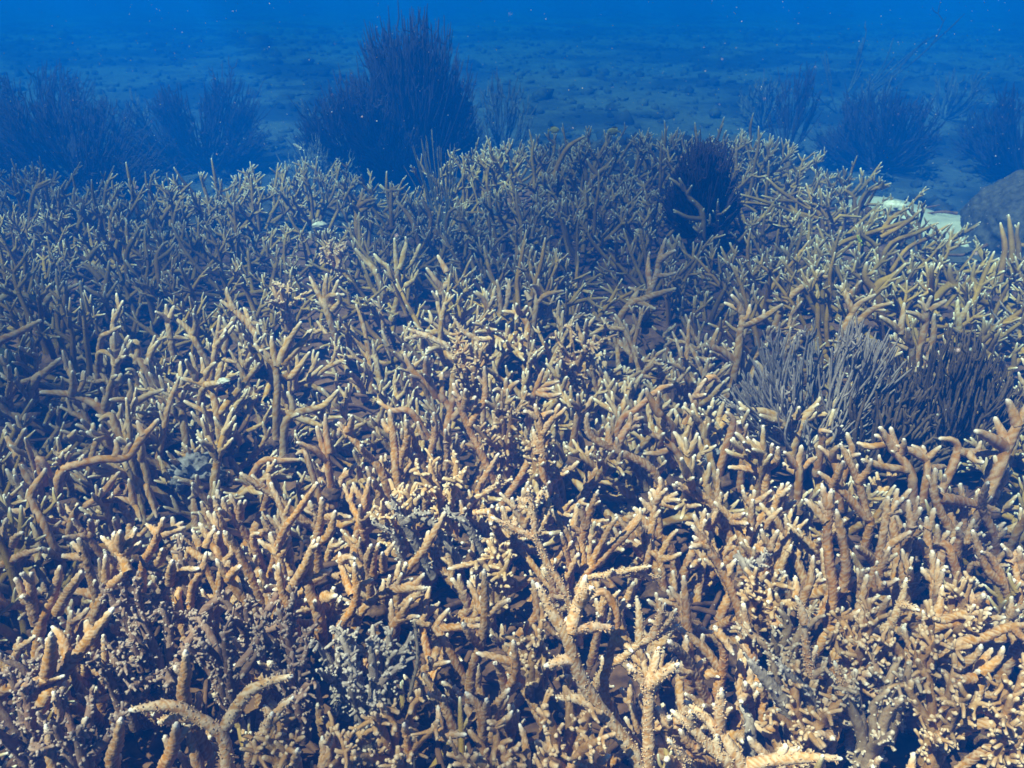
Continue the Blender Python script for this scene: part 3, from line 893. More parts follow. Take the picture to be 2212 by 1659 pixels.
  (7.6, [(-176,1720,-5),(-164,1726,28),(-162,1727,47)]),
 ]),
 ('low staghorn colony arm with one shiny white tip, middle of the thicket', 's', [
  (8.8, [(-91,1775,-41),(-142,1763,-66),(-197,1753,-86)]),
  (8.1, [(-138,1768,-56),(-121,1784,-52),(-107,1798,-52)]),
  (8.0, [(-232,1806,30),(-273,1813,30),(-310,1828,46)]),
 ]),
 ('zigzag staghorn colony with three frosted tips right of the tall pale grey one', 's', [
  (9.1, [(307,1696,-55),(233,1706,-17),(180,1713,11),(164,1721,43),(166,1726,69)]),
  (8.4, [(226,1707,-15),(251,1731,22),(280,1752,54)]),
  (8.5, [(215,1709,-8),(213,1730,6),(217,1753,22)]),
  (7.8, [(258,1733,24),(269,1738,27),(284,1742,27)]),
  (8.0, [(177,1714,13),(167,1727,20),(179,1735,11)]),
 ]),
 ('stubby frosted staghorn colony right of the cream one', 's', [
  (8.5, [(148,1841,-38),(155,1828,23),(149,1812,73)]),
  (7.3, [(152,1823,34),(142,1811,48),(131,1800,64)]),
  (7.3, [(156,1826,20),(175,1834,32),(186,1843,52)]),
 ]),
 ('long grey staghorn colony with straight arm pointing left, right of centre', 's', [
  (8.8, [(377,1754,-52),(332,1764,-13),(284,1772,1)]),
  (7.3, [(354,1756,-41),(337,1754,-48),(297,1752,-49)]),
  (7.4, [(362,1759,10),(327,1743,63),(317,1726,121)]),
  (8.3, [(327,1740,56),(300,1737,100),(291,1734,125)]),
  (8.0, [(244,1761,29),(276,1772,51),(328,1786,96),(361,1796,103)]),
 ]),
 ('yellow staghorn colony in a big Y behind the sunlit patch', 's', [
  (11.2, [(-217,2665,-7),(-224,2667,30),(-240,2665,56),(-269,2669,97)]),
  (9.8, [(-221,2668,24),(-196,2674,59),(-203,2678,88)]),
  (9.2, [(-219,2665,9),(-231,2655,13),(-245,2646,16)]),
  (10.6, [(-205,2676,79),(-220,2688,106),(-235,2699,129)]),
 ]),
 ('lone upright staghorn colony with sideways fork beside the dark damselfish', 's', [
  (10.3, [(39,2317,-24),(45,2338,25),(39,2346,41),(19,2357,61),(-29,2362,67)]),
  (9.3, [(22,2357,61),(15,2340,82),(13,2324,104)]),
  (9.6, [(28,2355,59),(36,2341,77),(42,2328,96)]),
  (10.0, [(15,2357,61),(13,2347,55),(10,2337,50)]),
 ]),
 ('dark olive staghorn colony with a curved hook left of the big Y', 's', [
  (10.9, [(-364,2756,-12),(-325,2774,20),(-310,2790,47),(-315,2799,55)]),
  (9.5, [(-369,2758,-7),(-371,2753,38),(-377,2775,163)]),
  (9.7, [(-360,2759,52),(-326,2787,80),(-299,2822,129)]),
  (9.7, [(-395,2754,59),(-425,2761,88),(-446,2767,113)]),
  (10.6, [(-445,2777,46),(-482,2798,82),(-514,2818,116)]),
  (10.6, [(-365,2756,63),(-349,2774,111),(-338,2790,154)]),
 ]),
 ('tall bluish staghorn colony with spreading side arm, right of centre and far back', 's', [
  (11.2, [(431,2665,-7),(456,2688,59),(469,2710,120),(486,2730,176)]),
  (10.7, [(465,2705,106),(486,2691,131),(511,2676,151)]),
  (9.3, [(450,2690,64),(484,2683,66),(518,2680,78)]),
  (9.3, [(441,2677,26),(433,2712,78),(439,2745,120)]),
 ]),
 ('long reclining olive staghorn colony pointing right toward the sea rods', 's', [
  (11.5, [(359,2601,-10),(417,2606,19),(509,2611,49)]),
  (10.2, [(368,2603,0),(389,2628,33),(364,2644,40)]),
  (10.0, [(383,2606,9),(430,2585,-4),(442,2569,-3)]),
 ]),
 ('dull staghorn colony with fingered crown just behind the central sun patch', 's', [
  (9.8, [(-69,2552,-12),(-88,2551,34),(-116,2543,62)]),
  (8.6, [(-73,2550,9),(-59,2558,31),(-49,2562,40)]),
  (8.4, [(-64,2553,3),(-83,2568,23),(-93,2579,29)]),
  (8.4, [(-35,2552,-12),(-35,2557,32),(-46,2567,92)]),
  (9.3, [(-25,2553,-2),(-11,2586,42),(-8,2617,78)]),
  (9.0, [(72,2552,-12),(77,2583,43),(82,2608,81)]),
  (8.3, [(72,2567,13),(105,2568,43),(158,2563,58)]),
  (8.8, [(57,2571,22),(43,2588,42),(41,2599,45)]),
  (8.3, [(87,2581,39),(71,2565,70),(56,2543,82)]),
 ]),
 ('knotted cream staghorn colony with beaded arms at the top of the central sun patch', 'h', [
  (9.4, [(-171,2255,-7),(-210,2261,19),(-245,2266,31),(-296,2268,20)]),
  (8.0, [(-97,2254,-12),(-101,2266,21),(-136,2276,40),(-164,2289,80)]),
  (8.2, [(-106,2266,21),(-66,2273,18),(-31,2282,33)]),
  (9.0, [(-232,2265,29),(-262,2269,39),(-286,2273,49)]),
 ]),
 ('dark staghorn colony shaped like a small tree beside the grey dead coral rock', 's', [
  (9.5, [(-715,1913,-54),(-726,1937,11),(-752,1946,36),(-804,1951,47)]),
  (8.4, [(-712,1921,-33),(-676,1941,5),(-646,1959,39),(-614,1978,77)]),
  (8.6, [(-743,1945,32),(-719,1923,45),(-692,1901,57)]),
  (8.1, [(-750,1946,36),(-747,1958,69),(-751,1967,96)]),
  (8.3, [(-746,1951,51),(-727,1951,76),(-710,1947,91)]),
  (8.3, [(-762,1950,43),(-771,1938,82),(-771,1922,110)]),
 ]),
 ('dark thick staghorn colony with fan of lavender prongs, left of centre', 's', [
  (9.9, [(-581,1949,-43),(-575,1966,19),(-578,1977,64),(-592,1980,84),(-626,1988,123)]),
  (9.2, [(-576,1979,68),(-582,1988,106),(-583,1996,140)]),
  (9.6, [(-572,1979,68),(-540,1993,129),(-508,2002,175)]),
  (9.5, [(-564,1980,71),(-526,2003,104),(-490,2029,144)]),
  (9.1, [(-559,1980,71),(-544,1988,76),(-538,1989,63)]),
  (9.3, [(-555,1972,54),(-539,1968,43),(-491,1987,102)]),
  (9.0, [(-592,1981,88),(-604,1980,109),(-610,1972,109)]),
 ]),
 ('smooth tan staghorn colony with long bare limb above the dark hole', 's', [
  (10.2, [(-553,1907,-65),(-533,1919,-36),(-495,1925,-26),(-457,1931,-16),(-421,1945,20)]),
  (8.8, [(-533,1921,-33),(-534,1928,-2),(-544,1933,21)]),
  (8.5, [(-526,1918,-40),(-490,1895,-41),(-440,1870,-47)]),
  (9.3, [(-537,1918,-40),(-523,1910,-32),(-513,1902,-25)]),
 ]),
 ('long straight staghorn colony leaning left over its neighbours, left of centre', 's', [
  (10.4, [(-700,2296,-15),(-735,2320,37),(-779,2339,77),(-820,2353,103)]),
  (9.0, [(-753,2327,53),(-727,2328,43),(-702,2331,38)]),
  (9.0, [(-735,2320,37),(-747,2344,66),(-759,2363,78)]),
  (8.7, [(-779,2339,77),(-797,2356,114),(-800,2368,137)]),
 ]),
 ('pale arching staghorn colony with raised forked end at left, above the dark hole', 's', [
  (10.1, [(-982,1662,-47),(-941,1671,-29),(-894,1677,-20),(-840,1681,-18),(-812,1695,13),(-768,1714,60)]),
  (9.7, [(-801,1700,26),(-808,1706,38),(-817,1714,56)]),
  (9.4, [(-1025,1672,-17),(-1013,1674,-50),(-1014,1681,-71)]),
  (9.4, [(-864,1680,-18),(-863,1695,-3),(-872,1710,11)]),
  (8.5, [(-840,1685,-9),(-836,1689,5),(-828,1692,13)]),
 ]),
 ('stout tan staghorn colony slanting up right near the left border', 's', [
  (11.6, [(-1251,2089,-36),(-1206,2099,1),(-1168,2107,33)]),
  (10.0, [(-1302,2084,-51),(-1266,2105,-29),(-1243,2120,-27)]),
  (10.6, [(-1336,2123,62),(-1294,2148,83),(-1233,2176,112)]),
 ]),
 ('low olive staghorn colony with long horizontal limb at left', 's', [
  (10.9, [(-1008,1949,-43),(-1043,1953,-14),(-1083,1953,3),(-1153,1950,11)]),
  (9.6, [(-1078,1954,0),(-1061,1942,38),(-1051,1931,77)]),
  (10.1, [(-1004,1952,-35),(-983,1951,13),(-963,1947,57)]),
  (10.4, [(-974,1947,31),(-966,1966,31),(-961,1988,43)]),
  (9.6, [(-1047,1955,-11),(-1048,1946,-41),(-1046,1950,-34)]),
 ]),
 ('dim staghorn colony with knobbed upright trunk at far left', 's', [
  (11.4, [(-1285,2527,-24),(-1287,2522,24),(-1290,2528,102)]),
  (10.5, [(-1556,2543,22),(-1528,2555,48),(-1486,2558,47),(-1422,2550,14)]),
  (10.2, [(-1412,2560,36),(-1370,2570,53),(-1322,2581,74)]),
 ]),
 ('dark branching staghorn colony with blue grey prongs at far left', 's', [
  (12.0, [(-1312,2702,-15),(-1308,2733,34),(-1303,2766,90)]),
  (10.5, [(-1174,2708,-1),(-1201,2711,57),(-1227,2712,109)]),
  (11.1, [(-1312,2705,-10),(-1341,2695,4),(-1364,2689,30)]),
  (10.2, [(-1326,2733,34),(-1370,2759,73),(-1400,2774,82)]),
  (11.3, [(-1371,2770,91),(-1348,2778,120),(-1325,2782,140)]),
  (10.0, [(-1282,2700,-19),(-1295,2689,-5),(-1303,2676,5)]),
 ]),
 ('yellowish staghorn colony with crooked upright finger behind the dark branching one', 's', [
  (11.2, [(-1203,2887,4),(-1205,2906,60),(-1179,2920,103)]),
  (10.7, [(-1201,2903,50),(-1171,2920,67),(-1147,2942,99)]),
  (9.9, [(-1226,2875,-31),(-1189,2893,3),(-1088,2904,16)]),
  (10.1, [(-1307,2909,65),(-1281,2918,112),(-1252,2926,158)]),
 ]),
 ('frosted staghorn colony with three prongs above the dark thick fan', 's', [
  (10.6, [(-560,2529,-4),(-591,2562,51),(-619,2591,94)]),
  (9.2, [(-563,2536,9),(-564,2542,63),(-555,2548,118)]),
  (10.4, [(-556,2538,13),(-540,2554,58),(-525,2566,92)]),
  (8.8, [(-553,2541,22),(-551,2533,51),(-500,2518,61)]),
  (9.7, [(-546,2534,5),(-518,2524,39),(-523,2513,68)]),
 ]),
 ('staghorn colony with white glinting tips in a small sun patch at left', 's', [
  (10.2, [(-984,2370,-12),(-990,2384,27),(-993,2401,74)]),
  (8.7, [(-985,2384,27),(-996,2373,48),(-1011,2361,67)]),
  (9.4, [(-981,2383,37),(-974,2390,56),(-967,2397,71)]),
  (9.5, [(-906,2360,-37),(-933,2380,4),(-983,2397,41)]),
  (9.1, [(-919,2372,-13),(-901,2363,30),(-900,2350,64)]),
  (9.9, [(-991,2368,-16),(-963,2377,-22),(-935,2386,-28)]),
 ]),
 ('squat staghorn colony of blunt prongs beside the left sun patch', 's', [
  (10.0, [(-997,2188,-21),(-1025,2203,-4),(-1038,2214,-4)]),
  (9.7, [(-984,2188,-21),(-969,2197,13),(-950,2206,41)]),
  (9.3, [(-1011,2177,-72),(-1018,2170,-31),(-1032,2157,-23)]),
  (9.0, [(-1015,2191,-22),(-1010,2212,30),(-1035,2222,30)]),
  (8.5, [(-1101,2202,47),(-1064,2186,72),(-1026,2170,96)]),
  (8.4, [(-1115,2191,-8),(-1092,2178,21),(-1050,2157,7)]),
 ]),
 ('spiked staghorn colony with frosted pair of prongs over the dark hole', 's', [
  (8.4, [(-409,1706,-45),(-420,1713,3),(-428,1719,40)]),
  (7.9, [(-412,1706,-37),(-434,1691,-4),(-464,1675,24)]),
  (8.0, [(-404,1709,-22),(-409,1721,27),(-409,1731,64)]),
  (7.9, [(-451,1706,-45),(-462,1717,-23),(-482,1724,-35)]),
  (8.2, [(-556,1706,-45),(-514,1719,-48),(-475,1731,-53)]),
 ]),
 ('small staghorn colony with bright paired tips at the left border', 's', [
  (9.2, [(-1120,1745,-43),(-1142,1767,-27),(-1162,1792,-7)]),
  (7.7, [(-1122,1751,-38),(-1098,1741,-4),(-1073,1730,28)]),
  (7.8, [(-1085,1740,-56),(-1093,1725,-32),(-1108,1712,-4)]),
 ]),
 ('straight staghorn colony sloping up right in the middle of the left half', 's', [
  (9.5, [(-719,1933,-43),(-748,1930,-33),(-798,1932,-4)]),
  (9.0, [(-918,1941,-12),(-883,1949,5),(-849,1955,15)]),
  (8.5, [(-926,1942,-9),(-943,1923,3),(-964,1904,12)]),
  (8.5, [(-931,1939,-3),(-924,1943,21),(-927,1948,48)]),
  (8.7, [(-753,1948,18),(-719,1932,35),(-697,1916,53)]),
 ]),
 ('grey violet staghorn colony with short flat prongs above the pale arching one', 's', [
  (9.5, [(-922,1837,-48),(-943,1848,-16),(-979,1856,-3)]),
  (9.3, [(-929,1841,-38),(-938,1846,1),(-967,1839,-11)]),
  (8.0, [(-984,1832,-71),(-966,1850,-55),(-945,1868,-44)]),
  (9.0, [(-996,1843,-52),(-990,1853,-36),(-991,1861,-27)]),
  (8.0, [(-1015,1839,-62),(-1036,1831,-41),(-1051,1821,-25)]),
  (8.4, [(-1036,1827,-47),(-1023,1827,-35),(-1017,1826,-27)]),
 ]),
 ('tall forked tan staghorn colony beside the left flank of the grey sea rods', 's', [
  (10.6, [(610,2207,-20),(618,2234,44),(622,2257,99),(575,2271,126)]),
  (9.4, [(622,2244,67),(674,2262,79),(742,2288,115)]),
  (9.6, [(624,2257,99),(607,2254,132),(586,2248,156)]),
  (10.1, [(626,2250,83),(641,2259,98),(646,2271,121)]),
  (9.2, [(608,2207,-20),(573,2215,5),(544,2220,21),(558,2236,66)]),
 ]),
 ('sunlit cream staghorn colony with curved arm behind the grey sea rods', 's', [
  (10.6, [(961,2391,-10),(979,2401,40),(1002,2406,76),(1042,2407,101)]),
  (9.6, [(983,2402,47),(967,2429,88),(958,2454,120)]),
  (9.4, [(981,2431,92),(989,2416,121),(991,2400,145)]),
  (9.9, [(986,2393,8),(1038,2396,61),(1088,2389,83)]),
 ]),
 ('brilliant cream staghorn colony of upright prongs behind the brown sea rods', 's', [
  (10.6, [(1151,2306,-15),(1155,2313,49),(1150,2313,92),(1154,2311,132)]),
  (8.9, [(1155,2315,53),(1127,2310,74),(1084,2303,88)]),
  (10.4, [(1153,2311,88),(1176,2315,100),(1204,2320,115)]),
  (9.3, [(1150,2311,88),(1138,2319,104),(1125,2324,111)]),
  (8.9, [(1168,2309,41),(1189,2331,52),(1209,2352,58)]),
  (10.1, [(1177,2298,17),(1171,2306,62),(1171,2305,81)]),
 ]),
 ('cream staghorn colony sloping up left between the two sea rods', 's', [
  (10.5, [(1087,2207,-20),(1073,2206,27),(1024,2206,78),(973,2201,113)]),
  (9.2, [(1069,2207,18),(1047,2219,24),(1027,2231,29)]),
  (9.0, [(1075,2206,27),(1058,2193,56),(1045,2181,88)]),
  (9.2, [(1039,2204,60),(1041,2215,97),(1044,2229,141)]),
  (8.6, [(1024,2206,78),(1020,2212,89),(1024,2216,96)]),
 ]),
 ('bright staghorn colony with stacked prongs at the right border', 's', [
  (10.9, [(1326,2458,-7),(1324,2480,25),(1330,2501,52)]),
  (9.8, [(1331,2464,1),(1342,2463,36),(1344,2460,62)]),
  (9.5, [(1366,2451,-55),(1319,2434,-28),(1278,2417,-1)]),
  (10.2, [(1393,2457,-17),(1357,2474,-8),(1320,2490,-4)]),
  (9.2, [(1414,2439,-127),(1454,2438,-116),(1501,2437,-100)]),
  (10.5, [(1448,2429,-190),(1479,2424,-172),(1511,2418,-159)]),
 ]),
 ('knobby tan staghorn colony standing left of the grey sea rods base', 's', [
  (9.3, [(416,1827,-39),(425,1847,30),(430,1852,60),(449,1858,90)]),
  (8.9, [(404,1834,-17),(406,1843,7),(403,1852,32)]),
  (8.6, [(430,1831,-24),(449,1836,-18),(473,1841,-10)]),
  (7.6, [(424,1851,48),(434,1831,58),(440,1812,72)]),
  (8.2, [(447,1857,86),(467,1868,89),(488,1872,71)]),
 ]),
 ('staghorn colony with one big frosted finger in front of the grey sea rods', 's', [
  (10.2, [(681,1853,-27),(706,1873,-4),(735,1894,25)]),
  (9.8, [(658,1857,-16),(646,1870,-6),(631,1883,4)]),
  (9.9, [(669,1858,-13),(671,1854,6),(670,1850,22)]),
  (9.8, [(677,1856,-21),(705,1865,-17),(722,1875,-5)]),
  (9.6, [(654,1855,-20),(608,1839,-8),(572,1826,12)]),
  (9.9, [(642,1847,-24),(602,1850,4),(529,1847,17)]),
  (8.7, [(638,1843,-34),(594,1862,-32),(542,1882,-32)]),
 ]),
 ('sunlit peach staghorn colony with starry prongs below the grey sea rods', 's', [
  (9.1, [(542,1628,-39),(532,1635,1),(494,1636,27)]),
  (8.1, [(536,1633,-2),(545,1630,26),(545,1625,48)]),
  (8.4, [(536,1633,5),(521,1630,30),(503,1627,55)]),
  (7.7, [(544,1634,-14),(558,1622,8),(554,1615,46)]),
  (7.5, [(534,1630,-24),(505,1627,-15),(457,1624,-9)]),
 ]),
 ('sunlit peach staghorn colony with tall white finger below the sea rods', 's', [
  (9.1, [(613,1628,-39),(609,1632,-2),(611,1637,38)]),
  (8.7, [(614,1632,-17),(635,1648,-11),(658,1664,-8)]),
  (7.5, [(608,1632,-17),(588,1625,10),(568,1616,34)]),
  (8.8, [(604,1629,-23),(591,1641,-22),(583,1655,-15)]),
 ]),
 ('peach staghorn colony spreading two frosted arms below the brown sea rods', 's', [
  (9.5, [(697,1628,-39),(683,1642,0),(651,1652,27)]),
  (8.2, [(704,1637,-16),(712,1627,13),(728,1613,30)]),
  (9.2, [(697,1638,-13),(698,1655,-7),(706,1670,-6)]),
  (8.1, [(683,1642,0),(677,1627,28),(681,1611,52)]),
 ]),
 ('pale staghorn colony with thick arms and stubby crown below the brown sea rods', 's', [
  (10.0, [(858,1641,-38),(820,1653,10),(793,1658,38),(769,1658,51)]),
  (9.3, [(815,1654,17),(792,1652,49),(771,1647,76)]),
  (9.4, [(819,1654,17),(809,1656,47),(799,1655,71)]),
  (9.0, [(831,1653,6),(829,1643,31),(822,1633,55)]),
  (9.2, [(797,1656,31),(771,1669,16),(748,1688,15)]),
  (8.4, [(853,1643,-28),(790,1627,-10),(731,1614,16)]),
 ]),
 ('frosted staghorn colony with starry prongs right of the stubby crowned one', 's', [
  (9.3, [(892,1641,-38),(888,1655,-3),(881,1666,21)]),
  (8.1, [(888,1654,-6),(845,1652,18),(812,1647,32)]),
  (8.5, [(893,1655,-3),(905,1655,12),(915,1655,26)]),
  (8.0, [(895,1646,-25),(926,1661,-30),(948,1675,-38)]),
  (8.0, [(884,1659,6),(869,1661,16),(855,1663,23)]),
 ]),
 ('massive tan staghorn colony limb with side fork at the right border', 's', [
  (14.2, [(1023,1617,-39),(1045,1638,26),(1071,1659,90),(1085,1669,122)]),
  (11.9, [(1047,1640,36),(1036,1655,58),(1023,1672,87)]),
  (13.2, [(1065,1655,77),(1047,1664,114),(1034,1665,132)]),
  (13.4, [(1042,1641,32),(994,1626,63),(951,1609,87)]),
 ]),
 ('brown bent staghorn colony beside the brown sea rods base at right', 's', [
  (10.1, [(939,1644,-48),(954,1658,15),(939,1661,36),(908,1659,41)]),
  (9.5, [(953,1656,12),(977,1656,8),(1043,1658,7)]),
  (9.1, [(977,1656,8),(981,1633,2),(990,1612,10)]),
 ]),
 ('shaded brown staghorn colony with gnarled stubs left below the sea rods', 's', [
  (10.0, [(486,1768,-52),(496,1766,6),(493,1763,36),(475,1759,54)]),
  (8.2, [(529,1768,-48),(523,1761,-7),(526,1754,27)]),
  (8.9, [(514,1761,5),(506,1753,26),(507,1744,34)]),
  (9.8, [(775,1767,-56),(769,1772,-29),(760,1776,-7)]),
  (9.1, [(705,1770,-16),(695,1763,4),(719,1755,5)]),
 ]),
 ('staghorn colony with clustered frosted tips far behind the grey sea rods', 's', [
  (11.3, [(848,2602,0),(892,2620,41),(937,2635,72),(952,2648,98)]),
  (11.0, [(932,2633,67),(961,2648,70),(1000,2663,69)]),
  (9.8, [(912,2626,54),(917,2648,67),(915,2666,67)]),
  (11.0, [(950,2646,73),(957,2630,89),(959,2613,104)]),
 ]),
 ('swollen yellow staghorn stump rising behind the right sun patch', 's', [
  (16.3, [(1162,2693,5),(1126,2692,47),(1115,2687,75),(1115,2684,112)]),
  (15.3, [(1155,2691,11),(1177,2697,40),(1210,2699,56),(1252,2710,99)]),
  (14.3, [(1114,2689,69),(1134,2690,69),(1154,2694,78)]),
 ]),
 ('long horizontal staghorn colony limb at the right border above the sea whips', 's', [
  (13.8, [(1429,2761,8),(1493,2761,-19),(1556,2760,-52),(1704,2764,-70)]),
  (12.5, [(1446,2761,2),(1423,2763,45),(1417,2763,83)]),
  (11.6, [(1510,2762,-25),(1554,2780,1),(1591,2814,72)]),
  (12.4, [(1570,2794,30),(1593,2783,39),(1606,2773,53)]),
 ]),
 ('tall crooked golden staghorn colony with long trunk beside the black bushy gorgonian', 's', [
  (12.9, [(743,3393,50),(733,3410,100),(692,3421,134),(673,3432,167),(609,3447,210)]),
  (11.5, [(669,3432,167),(656,3424,191),(641,3415,217)]),
  (10.8, [(682,3427,150),(685,3410,172),(689,3394,194)]),
  (10.9, [(739,3397,62),(682,3388,69),(622,3388,101)]),
  (11.1, [(734,3391,46),(715,3407,41),(687,3424,40)]),
 ]),
 ('far golden staghorn colony with swollen limb on the crest of the mound', 's', [
  (13.8, [(203,4119,96),(229,4131,157),(265,4139,208),(333,4144,250)]),
  (12.9, [(353,4095,27),(396,4121,85),(439,4137,113),(471,4157,152)]),
  (13.1, [(390,4121,85),(362,4117,118),(344,4114,155)]),
  (12.1, [(129,4063,-63),(145,4082,-13),(144,4101,36)]),
 ]),
 ('tall golden staghorn colony with bright tips at the right border by the boulder', 's', [
  (12.9, [(1763,3024,31),(1756,3050,99),(1744,3074,163)]),
  (11.1, [(1787,3028,39),(1768,3032,96),(1764,3033,145)]),
  (11.5, [(1738,3030,46),(1733,3060,96),(1729,3086,131)]),
  (10.9, [(1826,3035,62),(1801,3047,58),(1761,3052,31)]),
 ]),
 ('tall dim staghorn colony standing alone at the far left edge of the thicket', 's', [
  (11.2, [(-1991,3650,72),(-1961,3654,124),(-1936,3654,163),(-1931,3651,196)]),
  (10.5, [(-1958,3654,124),(-1911,3637,141),(-1876,3621,157)]),
  (9.2, [(-1939,3654,163),(-1927,3663,181),(-1917,3672,199)]),
  (10.6, [(-1949,3651,131),(-1914,3635,148),(-1877,3619,167)]),
 ]),
 ('dim forked staghorn colony with two blunt prongs at far left', 's', [
  (12.0, [(-1575,3426,51),(-1563,3433,84),(-1581,3439,114)]),
  (9.9, [(-1563,3431,81),(-1552,3452,101),(-1553,3473,121)]),
  (10.1, [(-1562,3385,-65),(-1548,3401,-18),(-1552,3417,28),(-1532,3424,45)]),
  (11.1, [(-1525,3380,-76),(-1493,3406,-20),(-1466,3426,20)]),
  (10.3, [(-1515,3412,11),(-1515,3419,28),(-1514,3428,51)]),
 ]),
 ('pointed staghorn colony crest with bright fingers left of the pale sea whips', 's', [
  (12.9, [(-605,3387,49),(-601,3415,96),(-586,3440,138),(-584,3462,167)]),
  (10.7, [(-596,3420,105),(-560,3405,130),(-517,3386,143)]),
  (10.8, [(-590,3409,87),(-553,3419,106),(-529,3427,122)]),
  (11.5, [(-601,3412,91),(-612,3394,112),(-621,3374,127)]),
  (12.4, [(-577,3411,129),(-566,3421,147),(-561,3426,152)]),
  (10.7, [(-548,3403,138),(-539,3413,144),(-538,3423,149)]),
 ]),
 ('thin staghorn colony with starry top standing against the dark gorgonian', 's', [
  (10.3, [(-487,3532,67),(-487,3549,112),(-484,3560,137),(-489,3571,164)]),
  (8.7, [(-485,3557,132),(-507,3570,134),(-522,3582,137)]),
  (8.9, [(-483,3560,137),(-468,3570,145),(-455,3580,156)]),
  (8.5, [(-481,3560,137),(-466,3547,140),(-448,3535,145)]),
  (9.3, [(-479,3549,112),(-452,3557,113),(-431,3567,121)]),
 ]),
 ('dark leaning staghorn colony in front of the pale sea whips', 's', [
  (12.0, [(-384,3387,49),(-405,3406,77),(-427,3424,99),(-452,3442,124)]),
  (10.2, [(-425,3423,97),(-418,3420,113),(-412,3416,125)]),
  (10.4, [(-315,3394,69),(-334,3392,112),(-348,3388,150)]),
  (10.3, [(-288,3385,50),(-284,3412,80),(-277,3438,106)]),
  (10.6, [(-252,3395,58),(-240,3384,93),(-202,3369,118)]),
 ]),
 ('toppled staghorn colony of long thin rods lying in a fan, far right', 's', [
  (9.9, [(1291,3653,3),(1239,3648,44),(1175,3647,95)]),
  (9.1, [(1280,3650,-2),(1170,3655,25),(1049,3655,42)]),
  (8.4, [(1257,3646,-7),(1116,3670,38),(895,3686,66)]),
  (8.9, [(1229,3649,-2),(1081,3655,57),(941,3653,99)]),
  (8.8, [(1217,3647,-7),(1145,3681,59),(1083,3709,109)]),
  (9.6, [(1284,3650,9),(1250,3678,71),(1227,3706,133)]),
  (8.5, [(1314,3653,3),(1262,3655,54),(1205,3643,73)]),
  (9.0, [(1371,3655,8),(1409,3650,6),(1458,3645,5)]),
  (9.0, [(1200,3644,-12),(1108,3669,10),(1026,3684,9)]),
  (8.8, [(1257,3648,32),(1174,3668,67),(1118,3672,67),(1040,3685,86)]),
  (9.4, [(1239,3645,39),(1129,3684,98),(1064,3721,152)]),
 ]),
 ('staghorn colony of long straight rods slanting toward the pale sand', 's', [
  (10.3, [(1222,3237,2),(1354,3245,52),(1518,3255,103)]),
  (8.9, [(1379,3237,33),(1462,3239,84),(1515,3243,137)]),
  (9.9, [(1418,3223,16),(1505,3231,50),(1588,3241,89)]),
  (9.5, [(1487,3233,-7),(1561,3236,33),(1631,3243,83)]),
  (10.0, [(1379,3243,47),(1421,3270,97),(1489,3291,133)]),
  (9.7, [(1359,3224,6),(1301,3223,48),(1296,3224,94)]),
 ]),
 ('far staghorn colony with hand shaped prongs at the right end of the mound', 's', [
  (10.3, [(1532,3789,79),(1574,3785,98),(1616,3781,116)]),
  (9.5, [(1569,3787,94),(1578,3775,117),(1564,3762,134)]),
  (9.4, [(1574,3784,95),(1608,3799,98),(1625,3811,95)]),
  (10.1, [(1497,3774,48),(1523,3771,95),(1548,3757,121)]),
  (9.5, [(1463,3779,58),(1424,3783,87),(1455,3786,115)]),
 ]),
 ('grey dead staghorn branch crusted with algae in the sun patch, left of centre', 'd', [
  (8.4, [(-201,1452,-57),(-216,1451,-24),(-231,1455,22)]),
  (7.4, [(-232,1451,-61),(-252,1450,-43),(-273,1447,-29)]),
  (7.0, [(-213,1451,-32),(-184,1440,-8),(-155,1426,7)]),
 ]),
 ('short grey dead staghorn stub pointing up left, centre of the thicket', 'd', [
  (8.4, [(-91,1480,-56),(-112,1479,-39),(-132,1479,-20)]),
  (7.0, [(-155,1479,-59),(-177,1494,-53),(-199,1510,-46)]),
 ]),
 ('fuzzy grey dead staghorn branch standing among brown prongs at lower right', 'd', [
  (10.3, [(438,1253,-57),(415,1247,-7),(402,1239,36)]),
  (9.7, [(413,1244,3),(398,1264,18),(390,1281,13)]),
  (9.2, [(415,1247,8),(435,1264,18),(451,1279,18)]),
  (9.2, [(453,1255,-52),(461,1243,-19),(469,1229,11)]),
  (8.5, [(456,1250,-32),(453,1235,-43),(472,1227,-14)]),
 ]),
 ('grey encrusted dead staghorn branch leaning over the lower right knobby corals', 'd', [
  (10.0, [(413,997,-60),(381,1001,-11),(345,1003,34)]),
  (9.0, [(450,1001,-50),(421,995,-6),(388,988,35)]),
  (9.7, [(359,984,-100),(359,1004,-85),(351,1022,-74)]),
 ]),
]
